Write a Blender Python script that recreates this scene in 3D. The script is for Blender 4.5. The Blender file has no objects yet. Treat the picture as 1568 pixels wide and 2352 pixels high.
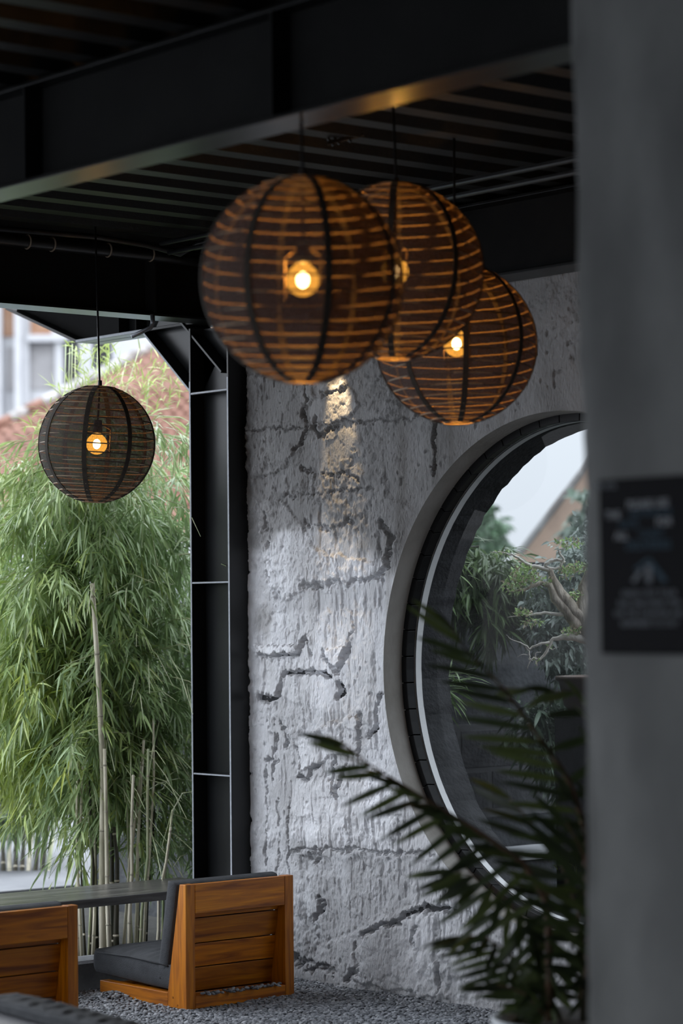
import bpy, bmesh, math, random
import numpy as np
from mathutils import Vector, Matrix

random.seed(7)
RNG = np.random.default_rng(11)
PI = math.pi
SC = bpy.context.scene
COL = SC.collection

# ------------------------------------------------------------------ camera
# world: x runs along the plastered wall, y runs away from it, z up; eye 1.55 m over the gravel
FPX, PITCH, ROLL, YAW, EYE = 5790.0, math.radians(2.337), math.radians(0.573), math.radians(39.88), 1.55
F_ = np.array([-math.cos(YAW), math.sin(YAW), 0.0])
R_ = np.array([math.sin(YAW), math.cos(YAW), 0.0])
Z_ = np.array([0, 0, 1.0])
FW = F_*math.cos(PITCH) + Z_*math.sin(PITCH)
UP = -F_*math.sin(PITCH) + Z_*math.cos(PITCH)
CR, SR = math.cos(ROLL), math.sin(ROLL)
CX = CR*R_ - SR*UP
CY = SR*R_ + CR*UP
C0 = np.array([0, 0, EYE])
cd = bpy.data.cameras.new('camera')
cam = bpy.data.objects.new('camera', cd)
COL.objects.link(cam)
cam.matrix_world = Matrix(((CX[0], CY[0], -FW[0], 0), (CX[1], CY[1], -FW[1], 0), (CX[2], CY[2], -FW[2], EYE), (0, 0, 0, 1)))
cd.sensor_fit = 'VERTICAL'
cd.sensor_height = 36.0
cd.sensor_width = 24.0
cd.lens = FPX*36.0/2352.0
cd.clip_start, cd.clip_end = 0.05, 300
cd.dof.use_dof = True
cd.dof.focus_distance = 10.5
cd.dof.aperture_fstop = 2.3
SC.camera = cam

# ------------------------------------------------------------------ sky and exposure
SKY_K = 2.2
wd = bpy.data.worlds.new('overcast')
SC.world = wd
wd.use_nodes = True
nt = wd.node_tree
nt.nodes.clear()
def _n(t, **k):
    n = nt.nodes.new(t)
    for a, b in k.items():
        setattr(n, a, b)
    return n
wo = _n('ShaderNodeOutputWorld'); wb = _n('ShaderNodeBackground'); tc = _n('ShaderNodeTexCoord'); sx = _n('ShaderNodeSeparateXYZ')
mr = _n('ShaderNodeMapRange')                       # CIE overcast sky: zenith three times the horizon
mr.inputs[1].default_value = 0; mr.inputs[2].default_value = 1; mr.inputs[3].default_value = SKY_K; mr.inputs[4].default_value = SKY_K*3
wb.inputs[0].default_value = (0.93, 0.985, 1.07, 1)
nt.links.new(tc.outputs['Generated'], sx.inputs[0]); nt.links.new(sx.outputs[2], mr.inputs[0])
nt.links.new(mr.outputs[0], wb.inputs[1]); nt.links.new(wb.outputs[0], wo.inputs[0])
SC.view_settings.view_transform = 'Standard'
SC.view_settings.look = 'None'
SC.view_settings.gamma = 1
SC.view_settings.exposure = 0.0
SC.view_settings.use_curve_mapping = False
SC.cycles.use_denoising = True
SC.cycles.max_bounces = 12
SC.cycles.transparent_max_bounces = 24
SC.cycles.sample_clamp_indirect = 6.0

# ------------------------------------------------------------------ picture helper: pixel -> point at a distance or on a plane
def ray(px, py):
    du, dv = px-784.0, py-1176.0
    u, v = CR*du-SR*dv, SR*du+CR*dv
    return FW + R_*u/FPX - UP*v/FPX
def at(px, py, d):
    r = ray(px, py); return C0 + r*d/(r@F_)
def on_y(px, py, y):
    r = ray(px, py); return C0 + r*y/r[1]
def on_x(px, py, x):
    r = ray(px, py); return C0 + r*x/r[0]
def on_z(px, py, z):
    r = ray(px, py); return C0 + r*(z-EYE)/r[2]

# ------------------------------------------------------------------ materials
MATS = {}
def nodes_of(m):
    m.use_nodes = True
    t = m.node_tree
    return t, t.nodes['Principled BSDF'], t.nodes['Material Output']
def mat(name, c1, c2=None, rough=0.6, scale=8, detail=6, stretch=(1, 1, 1), bump=0.0, bscale=None, metal=0.0, spec=0.5, lo=0.35, hi=0.65, attr=None, backcoat=None):
    m = bpy.data.materials.new(name)
    t, p, out = nodes_of(m)
    p.inputs['Roughness'].default_value = rough
    p.inputs['Metallic'].default_value = metal
    p.inputs['Specular IOR Level'].default_value = spec
    co = t.nodes.new('ShaderNodeTexCoord'); mp = t.nodes.new('ShaderNodeMapping')
    mp.inputs['Scale'].default_value = stretch
    t.links.new(co.outputs['Object'], mp.inputs[0])
    nz = t.nodes.new('ShaderNodeTexNoise'); nz.inputs['Scale'].default_value = scale; nz.inputs['Detail'].default_value = detail
    nz.inputs['Roughness'].default_value = 0.62
    t.links.new(mp.outputs[0], nz.inputs[0])
    rp = t.nodes.new('ShaderNodeValToRGB')
    rp.color_ramp.elements[0].position, rp.color_ramp.elements[1].position = lo, hi
    rp.color_ramp.elements[0].color = (*c1, 1); rp.color_ramp.elements[1].color = (*(c2 or c1), 1)
    t.links.new(nz.outputs[0], rp.inputs[0])
    src = rp.outputs[0]
    if attr:
        a = t.nodes.new('ShaderNodeAttribute'); a.attribute_name = attr
        mx = t.nodes.new('ShaderNodeMix'); mx.data_type = 'RGBA'; mx.blend_type = 'MULTIPLY'; mx.inputs[0].default_value = 1
        t.links.new(src, mx.inputs[6]); t.links.new(a.outputs['Color'], mx.inputs[7]); src = mx.outputs[2]
    t.links.new(src, p.inputs['Base Color'])
    if bump:
        n2 = t.nodes.new('ShaderNodeTexNoise'); n2.inputs['Scale'].default_value = bscale or scale*4; n2.inputs['Detail'].default_value = 8
        t.links.new(mp.outputs[0], n2.inputs[0])
        b = t.nodes.new('ShaderNodeBump'); b.inputs['Strength'].default_value = bump; b.inputs['Distance'].default_value = 0.01
        t.links.new(n2.outputs[0], b.inputs['Height']); t.links.new(b.outputs[0], p.inputs['Normal'])
    MATS[name] = m
    return m
def leaf_mat(name, trans=0.35, rough=0.42, attr='tint', base=(0.1, 0.2, 0.05), spec=0.5):
    m = bpy.data.materials.new(name)
    t, p, out = nodes_of(m)
    p.inputs['Roughness'].default_value = rough
    p.inputs['Specular IOR Level'].default_value = spec
    tl = t.nodes.new('ShaderNodeBsdfTranslucent'); mx = t.nodes.new('ShaderNodeMixShader'); mx.inputs[0].default_value = trans
    if attr:
        a = t.nodes.new('ShaderNodeAttribute'); a.attribute_name = attr
        t.links.new(a.outputs['Color'], p.inputs['Base Color']); t.links.new(a.outputs['Color'], tl.inputs[0])
    else:
        p.inputs['Base Color'].default_value = (*base, 1); tl.inputs[0].default_value = (*base, 1)
    t.links.new(p.outputs[0], mx.inputs[1]); t.links.new(tl.outputs[0], mx.inputs[2]); t.links.new(mx.outputs[0], out.inputs[0])
    MATS[name] = m
    return m
def emit_mat(name, col, strength, transp=0.0):
    m = bpy.data.materials.new(name); m.use_nodes = True
    t = m.node_tree; t.nodes.clear()
    o = t.nodes.new('ShaderNodeOutputMaterial'); e = t.nodes.new('ShaderNodeEmission')
    e.inputs[0].default_value = (*col, 1); e.inputs[1].default_value = strength
    if transp:
        tr = t.nodes.new('ShaderNodeBsdfTransparent'); mx = t.nodes.new('ShaderNodeMixShader'); mx.inputs[0].default_value = transp
        t.links.new(e.outputs[0], mx.inputs[1]); t.links.new(tr.outputs[0], mx.inputs[2]); t.links.new(mx.outputs[0], o.inputs[0])
    else:
        t.links.new(e.outputs[0], o.inputs[0])
    MATS[name] = m
    return m

STEEL = mat('black_steel', (0.006, 0.0068, 0.0075), (0.009, 0.010, 0.011), rough=0.30, scale=3, bump=0.02, bscale=120, spec=0.4)
STEEL_M = mat('matte_black_steel', (0.010, 0.0102, 0.0103), (0.014, 0.0143, 0.0142), rough=0.75, scale=4, spec=0.10)
PALE_EDGE = mat('pale_steel_edge', (0.34, 0.37, 0.42), (0.46, 0.49, 0.54), rough=0.5, scale=40)  # paler blue-grey strips along the front edges of the steel
STEEL_B = mat('black_beam_steel', (0.0055, 0.0057, 0.0056), (0.0085, 0.0086, 0.0083), rough=0.30, scale=4, bump=0.02, bscale=60, spec=0.25)
DECK = mat('dark_deck_sheet', (0.0045, 0.005, 0.0047), (0.009, 0.0095, 0.0088), rough=0.5, spec=0.3, scale=5, bump=0.25, bscale=60)
PIPE = mat('dark_conduit', (0.010, 0.0105, 0.011), (0.022, 0.0225, 0.024), rough=0.38, scale=10, metal=0.2)
PLASTER = mat('wall_plaster', (0.50, 0.495, 0.495), (0.84, 0.845, 0.86), rough=0.82, scale=3.2, detail=12, stretch=(1.3, 1, 0.55), bump=0.8, bscale=85, attr='tone', lo=0.34, hi=0.66)
REVEAL = mat('reveal_concrete', (0.30, 0.28, 0.25), (0.42, 0.40, 0.37), rough=0.75, scale=6, stretch=(1, 1, 0.5), bump=0.2, bscale=60)
OUTCON = mat('outer_concrete', (0.016, 0.017, 0.019), (0.04, 0.042, 0.046), rough=0.8, scale=8, bump=0.6, bscale=60)
PILLAR = mat('pillar_concrete', (0.14, 0.144, 0.142), (0.21, 0.214, 0.211), rough=0.8, scale=3.2, detail=9, stretch=(1, 1, 0.6), bump=0.25, bscale=40)
DARKWALL = mat('dark_room_wall', (0.10, 0.10, 0.10), (0.14, 0.14, 0.14), rough=0.85, scale=3)
FRAMEBLK = mat('black_window_frame', (0.004, 0.004, 0.0045), (0.008, 0.008, 0.0085), rough=0.45, scale=12, bump=0.05, bscale=40, spec=0.18)
WHITE = mat('white_paint', (0.88, 0.88, 0.88), (0.92, 0.92, 0.92), rough=0.6, scale=10)
PEBBLE_SRC = (0.10, 0.115, 0.135)
TABLETOP = mat('table_dark_wood', (0.055, 0.052, 0.050), (0.16, 0.153, 0.145), rough=0.28, scale=2.2, detail=10, stretch=(14, 1.0, 14), bump=0.12, bscale=8)
CUSH = mat('charcoal_canvas', (0.030, 0.033, 0.038), (0.050, 0.054, 0.060), rough=0.85, scale=14, bump=0.35, bscale=260)
CORD = mat('black_cord', (0.012, 0.012, 0.013), rough=0.4)
WIRE = mat('lantern_wire', (0.36, 0.26, 0.16), (0.46, 0.33, 0.20), rough=0.45, scale=30)
RIB = mat('lantern_rib_tape', (0.035, 0.028, 0.022), (0.055, 0.045, 0.035), rough=0.9, scale=40)
SOCKET = mat('lamp_socket', (0.02, 0.02, 0.02), rough=0.4)
SOIL = mat('dark_soil', (0.02, 0.016, 0.012), (0.05, 0.04, 0.03), rough=0.95, scale=30, bump=0.6)
POT = mat('pale_pot', (0.40, 0.43, 0.47), (0.50, 0.53, 0.57), rough=0.35, scale=5)
PALMSTEM = mat('palm_stem', (0.06, 0.055, 0.03), (0.15, 0.07, 0.04), rough=0.6, scale=6, stretch=(1, 1, 3))
BARK = mat('bonsai_bark', (0.28, 0.23, 0.18), (0.90, 0.80, 0.68), rough=0.85, scale=24, detail=10, stretch=(1, 1, 0.35), bump=0.9, bscale=60)
WOODPALE = mat('bonsai_pale_wood', (0.66, 0.61, 0.54), (0.88, 0.83, 0.76), rough=0.7, scale=30, bump=0.3)
CULM = mat('bamboo_culm', (0.38, 0.37, 0.24), (0.80, 0.74, 0.60), rough=0.45, scale=5, stretch=(3, 3, 0.7), lo=0.3, hi=0.6)
CULMG = mat('bamboo_culm_green', (0.26, 0.34, 0.17), (0.55, 0.55, 0.36), rough=0.42, scale=5, stretch=(3, 3, 0.7))
NODE = mat('bamboo_node', (0.36, 0.34, 0.26), (0.55, 0.5, 0.4), rough=0.7, scale=40)
CULMDK = mat('bamboo_culm_dark', (0.022, 0.027, 0.016), (0.065, 0.055, 0.036), rough=0.5, scale=5)
LEAF = leaf_mat('bamboo_leaf', 0.24, 0.33, spec=0.6)
PALMLEAF = leaf_mat('palm_leaf', 0.25, 0.45)
BONLEAF = leaf_mat('bonsai_leaf', 0.3, 0.4)
SLATE = mat('sign_black', (0.008, 0.008, 0.010), rough=0.75, spec=0.15)
SIGNW = mat('sign_white_print', (0.32, 0.335, 0.36), rough=0.7)
SIGNG = mat('sign_grey_print', (0.15, 0.165, 0.185), rough=0.7)
SIGNT = mat('sign_teal_print', (0.010, 0.045, 0.075), rough=0.7)
GROUND = mat('outside_paving', (0.10, 0.105, 0.11), (0.14, 0.145, 0.15), rough=0.9, scale=2)
SOILG = mat('planting_bed', (0.022, 0.022, 0.020), (0.05, 0.05, 0.045), rough=0.95, scale=20, bump=0.5)
KERB = mat('kerb_concrete', (0.30, 0.31, 0.33), (0.42, 0.43, 0.45), rough=0.9, scale=14, bump=0.8, bscale=90)
KERBD = mat('kerb_side_dark', (0.02, 0.02, 0.021), (0.04, 0.04, 0.04), rough=0.9, scale=20)
GARDENWALL = mat('garden_wall_render', (0.022, 0.025, 0.029), (0.07, 0.075, 0.082), rough=0.9, scale=5, detail=11, bump=0.7, bscale=40)
BLOCKM = mat('garden_block', (0.035, 0.037, 0.041), (0.075, 0.077, 0.083), rough=0.9, scale=9, bump=0.6, bscale=50)
JOINTM = mat('block_mortar', (0.085, 0.086, 0.09), (0.13, 0.132, 0.14), rough=0.9, scale=9)
TILE = mat('terracotta_tile', (0.125, 0.055, 0.036), (0.20, 0.10, 0.07), rough=0.8, scale=1.3, detail=8)
HIPW = mat('mortar_hip', (0.20, 0.18, 0.17), (0.34, 0.335, 0.33), rough=0.9, scale=2.5, lo=0.42, hi=0.55)
HOUSEW = mat('white_render', (0.36, 0.365, 0.385), (0.43, 0.435, 0.45), rough=0.85, scale=1.2)
HOUSEG = mat('grey_shutter', (0.23, 0.225, 0.23), (0.28, 0.275, 0.28), rough=0.85, scale=1.5)
BRICKO = mat('orange_brick', (0.22, 0.11, 0.06), (0.30, 0.19, 0.13), rough=0.9, scale=3)
DARKO = mat('dark_opening', (0.015, 0.016, 0.018), rough=0.6)
ORANGEW = mat('old_orange_wall', (0.50, 0.36, 0.28), (0.74, 0.53, 0.40), rough=0.9, scale=1.6, detail=8)
TEALW = mat('teal_fence', (0.22, 0.36, 0.42), (0.30, 0.45, 0.50), rough=0.8, scale=3)
GRASS = leaf_mat('grass_blade', 0.3, 0.5)
SPOTM = mat('spotlight_body', (0.015, 0.015, 0.016), rough=0.45)

def wood_mat():
    m = bpy.data.materials.new('teak')
    t, p, out = nodes_of(m)
    p.inputs['Roughness'].default_value = 0.42
    co = t.nodes.new('ShaderNodeTexCoord'); mp = t.nodes.new('ShaderNodeMapping')
    gr = t.nodes.new('ShaderNodeUVMap'); gr.uv_map = 'grain'
    oi = t.nodes.new('ShaderNodeObjectInfo')
    ad = t.nodes.new('ShaderNodeVectorMath'); ad.operation = 'ADD'
    sc = t.nodes.new('ShaderNodeMath'); sc.operation = 'MULTIPLY'; sc.inputs[1].default_value = 37.0
    t.links.new(oi.outputs['Random'], sc.inputs[0])
    cb = t.nodes.new('ShaderNodeCombineXYZ'); t.links.new(sc.outputs[0], cb.inputs[0]); t.links.new(sc.outputs[0], cb.inputs[2])
    t.links.new(gr.outputs[0], ad.inputs[0]); t.links.new(cb.outputs[0], ad.inputs[1])
    mp.inputs['Scale'].default_value = (1.2, 16, 1)
    t.links.new(ad.outputs[0], mp.inputs[0])
    nz = t.nodes.new('ShaderNodeTexNoise'); nz.inputs['Scale'].default_value = 2.4; nz.inputs['Detail'].default_value = 9; nz.inputs['Distortion'].default_value = 0.9
    t.links.new(mp.outputs[0], nz.inputs[0])
    mp2 = t.nodes.new('ShaderNodeMapping'); mp2.inputs['Scale'].default_value = (6, 160, 1); t.links.new(ad.outputs[0], mp2.inputs[0])
    n2 = t.nodes.new('ShaderNodeTexNoise'); n2.inputs['Scale'].default_value = 2.0; n2.inputs['Detail'].default_value = 4
    t.links.new(mp2.outputs[0], n2.inputs[0])
    rp = t.nodes.new('ShaderNodeValToRGB'); e = rp.color_ramp.elements
    e[0].position, e[0].color = 0.30, (0.20, 0.055, 0.007, 1)
    e[1].position, e[1].color = 0.72, (0.64, 0.25, 0.038, 1)
    k = e.new(0.52); k.color = (0.46, 0.155, 0.020, 1)
    t.links.new(nz.outputs[0], rp.inputs[0])
    mx = t.nodes.new('ShaderNodeMix'); mx.data_type = 'RGBA'; mx.blend_type = 'MULTIPLY'; mx.inputs[0].default_value = 0.35
    t.links.new(rp.outputs[0], mx.inputs[6]); t.links.new(n2.outputs[0], mx.inputs[7])
    hs = t.nodes.new('ShaderNodeHueSaturation'); hs.inputs['Saturation'].default_value = 1.12
    vv = t.nodes.new('ShaderNodeMapRange'); vv.inputs[3].default_value = 0.95; vv.inputs[4].default_value = 1.5
    t.links.new(oi.outputs['Random'], vv.inputs[0]); t.links.new(vv.outputs[0], hs.inputs['Value'])
    t.links.new(mx.outputs[2], hs.inputs['Color']); t.links.new(hs.outputs[0], p.inputs['Base Color'])
    b = t.nodes.new('ShaderNodeBump'); b.inputs['Strength'].default_value = 0.15; b.inputs['Distance'].default_value = 0.002
    t.links.new(n2.outputs[0], b.inputs['Height']); t.links.new(b.outputs[0], p.inputs['Normal'])
    return m
TEAK = wood_mat()

def fabric_mat():
    m = bpy.data.materials.new('lantern_fabric'); m.use_nodes = True
    t = m.node_tree; t.nodes.clear()
    o = t.nodes.new('ShaderNodeOutputMaterial')
    df = t.nodes.new('ShaderNodeBsdfDiffuse'); tl = t.nodes.new('ShaderNodeBsdfTranslucent'); tr = t.nodes.new('ShaderNodeBsdfTransparent')
    uv = t.nodes.new('ShaderNodeUVMap'); uv.uv_map = 'weave'
    mp = t.nodes.new('ShaderNodeMapping'); mp.inputs['Scale'].default_value = (260, 60, 1); t.links.new(uv.outputs[0], mp.inputs[0])
    nz = t.nodes.new('ShaderNodeTexNoise'); nz.inputs['Scale'].default_value = 1.0; nz.inputs['Detail'].default_value = 4; t.links.new(mp.outputs[0], nz.inputs[0])
    mp2 = t.nodes.new('ShaderNodeMapping'); mp2.inputs['Scale'].default_value = (40, 300, 1); t.links.new(uv.outputs[0], mp2.inputs[0])
    n2 = t.nodes.new('ShaderNodeTexNoise'); n2.inputs['Scale'].default_value = 1.0; n2.inputs['Detail'].default_value = 4; t.links.new(mp2.outputs[0], n2.inputs[0])
    mul = t.nodes.new('ShaderNodeMath'); mul.operation = 'ADD'; t.links.new(nz.outputs[0], mul.inputs[0]); t.links.new(n2.outputs[0], mul.inputs[1])
    mr = t.nodes.new('ShaderNodeMapRange'); mr.inputs[1].default_value = 0.7; mr.inputs[2].default_value = 1.3; mr.inputs[3].default_value = 0.14; mr.inputs[4].default_value = 0.30
    t.links.new(mul.outputs[0], mr.inputs[0])
    gm = t.nodes.new('ShaderNodeNewGeometry'); cm = t.nodes.new('ShaderNodeMix'); cm.data_type = 'RGBA'
    cm.inputs[6].default_value = (0.012, 0.008, 0.005, 1)      # lined face towards the bulb
    cm.inputs[7].default_value = (0.125, 0.118, 0.115, 1)      # outer canvas face
    t.links.new(gm.outputs['Backfacing'], cm.inputs[0]); t.links.new(cm.outputs[2], df.inputs[0])
    tl.inputs[0].default_value = (0.010, 0.0045, 0.001, 1)
    m1 = t.nodes.new('ShaderNodeMixShader'); m1.inputs[0].default_value = 0.30
    t.links.new(df.outputs[0], m1.inputs[1]); t.links.new(tl.outputs[0], m1.inputs[2])
    m2 = t.nodes.new('ShaderNodeMixShader'); t.links.new(mr.outputs[0], m2.inputs[0])
    t.links.new(m1.outputs[0], m2.inputs[1]); t.links.new(tr.outputs[0], m2.inputs[2]); t.links.new(m2.outputs[0], o.inputs[0])
    return m
FABRIC = fabric_mat()
BULBGLASS = emit_mat('bulb_glow', (1.0, 0.42, 0.05), 6.0, 0.55)
BULBCORE = emit_mat('bulb_filament', (1.0, 0.62, 0.24), 90.0)

def glass_mat():
    m = bpy.data.materials.new('window_glass'); m.use_nodes = True
    t = m.node_tree; t.nodes.clear()
    o = t.nodes.new('ShaderNodeOutputMaterial')
    gl = t.nodes.new('ShaderNodeBsdfGlossy'); gl.inputs['Roughness'].default_value = 0.0; gl.inputs[0].default_value = (1, 1, 1, 1)
    tr = t.nodes.new('ShaderNodeBsdfTransparent'); tr.inputs[0].default_value = (0.33, 0.345, 0.352, 1)
    fr = t.nodes.new('ShaderNodeLayerWeight'); fr.inputs[0].default_value = 0.5
    pw = t.nodes.new('ShaderNodeMath'); pw.operation = 'POWER'; pw.inputs[1].default_value = 5.0
    k = t.nodes.new('ShaderNodeMath'); k.operation = 'MULTIPLY_ADD'; k.inputs[1].default_value = 0.75; k.inputs[2].default_value = 0.008
    t.links.new(fr.outputs['Facing'], pw.inputs[0])
    mx = t.nodes.new('ShaderNodeMixShader')
    t.links.new(pw.outputs[0], k.inputs[0]); t.links.new(k.outputs[0], mx.inputs[0])
    t.links.new(tr.outputs[0], mx.inputs[1]); t.links.new(gl.outputs[0], mx.inputs[2]); t.links.new(mx.outputs[0], o.inputs[0])
    return m
GLASS = glass_mat()

def pebble_mat():
    m = bpy.data.materials.new('grey_pebble')
    t, p, out = nodes_of(m)
    p.inputs['Roughness'].default_value = 0.55
    oi = t.nodes.new('ShaderNodeObjectInfo')
    rp = t.nodes.new('ShaderNodeValToRGB'); e = rp.color_ramp.elements
    e[0].position, e[0].color = 0.0, (0.105, 0.115, 0.13, 1)
    e[1].position, e[1].color = 1.0, (0.40, 0.42, 0.45, 1)
    k = e.new(0.75); k.color = (0.24, 0.255, 0.28, 1)
    t.links.new(oi.outputs['Random'], rp.inputs[0]); t.links.new(rp.outputs[0], p.inputs['Base Color'])
    return m
PEBBLE = pebble_mat()

# ------------------------------------------------------------------ mesh helpers
class MB:
    def __init__(s):
        s.v, s.f, s.uv = [], [], None
    def add(s, vs, fs):
        n = len(s.v); s.v += [tuple(map(float, q)) for q in vs]; s.f += [tuple(i+n for i in q) for q in fs]
        return s
    def box(s, x0, x1, y0, y1, z0, z1):
        return s.hexa([(x0, y0, z0), (x1, y0, z0), (x1, y1, z0), (x0, y1, z0), (x0, y0, z1), (x1, y0, z1), (x1, y1, z1), (x0, y1, z1)])
    def hexa(s, c):
        return s.add(c, [(0, 3, 2, 1), (4, 5, 6, 7), (0, 1, 5, 4), (1, 2, 6, 5), (2, 3, 7, 6), (3, 0, 4, 7)])
    def prism_y(s, prof, y0, y1):               # (x,z) profile swept along y
        n = len(prof)
        vs = [(x, y0, z) for x, z in prof] + [(x, y1, z) for x, z in prof]
        return s.add(vs, [tuple(range(n-1, -1, -1)), tuple(range(n, 2*n))] + [(i, (i+1) % n, n+(i+1) % n, n+i) for i in range(n)])
    def tube(s, pts, rad, n=8, caps=True):
        pts = [np.array(p, float) for p in pts]
        m = len(pts)
        rad = [rad]*m if np.isscalar(rad) else list(rad)
        ref = None; vs = []
        for i, p in enumerate(pts):
            t = pts[min(i+1, m-1)]-pts[max(i-1, 0)]; t = t/(np.linalg.norm(t)+1e-12)
            if ref is None:
                ref = np.array([0, 0, 1.0]) if abs(t[2]) < 0.9 else np.array([1.0, 0, 0])
            a = ref-t*(ref@t); a /= np.linalg.norm(a)+1e-12; ref = a; b = np.cross(t, a)
            for k in range(n):
                w = 2*PI*k/n; vs.append(p+rad[i]*(a*math.cos(w)+b*math.sin(w)))
        fs = [(i*n+k, i*n+(k+1) % n, (i+1)*n+(k+1) % n, (i+1)*n+k) for i in range(m-1) for k in range(n)]
        if caps:
            fs += [tuple(range(n-1, -1, -1)), tuple(range((m-1)*n, m*n))]
        return s.add(vs, fs)
    def ring(s, c, R, r, n=48, k=6, axis='z', rfun=None):
        pts = []
        vs = []
        for i in range(n):
            w = 2*PI*i/n; RR = R*(rfun(w) if rfun else 1)
            for j in range(k):
                q = 2*PI*j/k; rr = RR+r*math.cos(q); h = r*math.sin(q)
                if axis == 'z': vs.append((c[0]+rr*math.cos(w), c[1]+rr*math.sin(w), c[2]+h))
                else: vs.append((c[0]+rr*math.cos(w), c[1]+h, c[2]+rr*math.sin(w)))
        fs = [(i*k+j, ((i+1) % n)*k+j, ((i+1) % n)*k+(j+1) % k, i*k+(j+1) % k) for i in range(n) for j in range(k)]
        return s.add(vs, fs)
    def lathe(s, prof, n=40, c=(0, 0, 0)):
        m = len(prof); vs = []
        for r, z in prof:
            for k in range(n):
                w = 2*PI*k/n; vs.append((c[0]+r*math.cos(w), c[1]+r*math.sin(w), c[2]+z))
        return s.add(vs, [(i*n+k, i*n+(k+1) % n, (i+1)*n+(k+1) % n, (i+1)*n+k) for i in range(m-1) for k in range(n)])
    def build(s, name, material, parent=None, smooth=False, bevel=0.0, world=False, grain=None, segs=2):
        me = bpy.data.meshes.new(name)
        v = np.array(s.v, float)
        if world and parent is not None:
            root = parent
            while root.parent: root = root.parent
            v = v-np.array(root.location)
        me.from_pydata(v.tolist(), [], s.f)
        bm = bmesh.new(); bm.from_mesh(me)
        bmesh.ops.recalc_face_normals(bm, faces=bm.faces)
        if bevel:
            bmesh.ops.bevel(bm, geom=list(bm.edges), offset=bevel, segments=segs, affect='EDGES', profile=0.5, clamp_overlap=True)
        if grain is not None:                   # lengthwise axis of a board -> u
            L = bm.loops.layers.uv.new('grain')
            o1, o2 = [a for a in (0, 1, 2) if a != grain]
            for f in bm.faces:
                for l in f.loops:
                    c = l.vert.co; nn = f.normal
                    w = c[o1] if abs(nn[o1]) < abs(nn[o2]) else c[o2]
                    l[L].uv = (c[grain], w)
        bm.to_mesh(me); bm.free()
        return link(name, me, material, parent, smooth)
def link(name, me, material, parent=None, smooth=False):
    if material is not None and len(me.materials) == 0:
        me.materials.append(material)
    if smooth:
        me.polygons.foreach_set('use_smooth', np.ones(len(me.polygons), bool))
    o = bpy.data.objects.new(name, me); COL.objects.link(o)
    if parent is not None: o.parent = parent
    return o
def np_mesh(name, verts, faces, material, parent=None, smooth=False, tint=None, tname='tint'):
    """verts (n,3); faces list of (m,k) index arrays"""
    me = bpy.data.meshes.new(name)
    verts = np.asarray(verts, np.float32)
    loops = np.concatenate([f.ravel() for f in faces]).astype(np.int32)
    tot = np.concatenate([np.full(len(f), f.shape[1], np.int32) for f in faces])
    st = np.concatenate([[0], np.cumsum(tot)[:-1]]).astype(np.int32)
    me.vertices.add(len(verts)); me.vertices.foreach_set('co', verts.ravel())
    me.loops.add(len(loops)); me.loops.foreach_set('vertex_index', loops)
    me.polygons.add(len(tot)); me.polygons.foreach_set('loop_start', st); me.polygons.foreach_set('loop_total', tot)
    me.update(calc_edges=True)
    if tint is not None:
        a = me.attributes.new(tname, 'FLOAT_COLOR', 'POINT')
        c = np.ones((len(verts), 4), np.float32); c[:, :3] = tint
        a.data.foreach_set('color', c.ravel())
    return link(name, me, material, parent, smooth)
def thing(name, label, cat, loc=(0, 0, 0), rotz=0, group=None):
    o = bpy.data.objects.new(name, None); COL.objects.link(o)
    o.empty_display_size = 0.1
    o.location = loc; o.rotation_euler = (0, 0, rotz); o['label'] = label; o['category'] = cat
    if group: o['group'] = group
    return o
def tag(o, label, cat, group=None):
    o['label'] = label; o['category'] = cat
    if group: o['group'] = group
    return o
def struct(o, label=None):
    o['kind'] = 'structure'
    if label: o['label'] = label
    return o
def hub(name, loc=(0, 0, 0)):
    o = bpy.data.objects.new(name, None); COL.objects.link(o); o.location = loc
    return o
def inst(src, parent=None, name=None):
    c = src.copy(); COL.objects.link(c)
    c.parent = parent
    return c
def vnoise(X, Z, sx, sz, seed):
    r = np.random.default_rng(seed); g = r.random((256, 256))
    a, b = X/sx, Z/sz
    i, j = np.floor(a).astype(int), np.floor(b).astype(int)
    u, v = a-i, b-j
    u, v = u*u*(3-2*u), v*v*(3-2*v)
    i0, i1, j0, j1 = i % 256, (i+1) % 256, j % 256, (j+1) % 256
    return (g[i0, j0]*(1-u)+g[i1, j0]*u)*(1-v)+(g[i0, j1]*(1-u)+g[i1, j1]*u)*v
def fbm(X, Z, sx, sz, seed, oct=4, gain=0.5):
    t = 0; a = 1; n = 0
    for k in range(oct):
        t = t+a*vnoise(X, Z, sx/2**k, sz/2**k, seed+k); n += a; a *= gain
    return t/n
def smooth01(x, a, b):
    t = np.clip((x-a)/(b-a), 0, 1); return t*t*(3-2*t)

# ================================================================== SETTING
WY = 6.8                 # room face of the plastered wall
WCX, WCZ = -6.875, 1.321 # centre of the round window, radius 1
XL, XR = -8.785, 3.2
BZ0 = 2.84               # underside of the beams
DZ = 3.15                # underside of the deck

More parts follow.
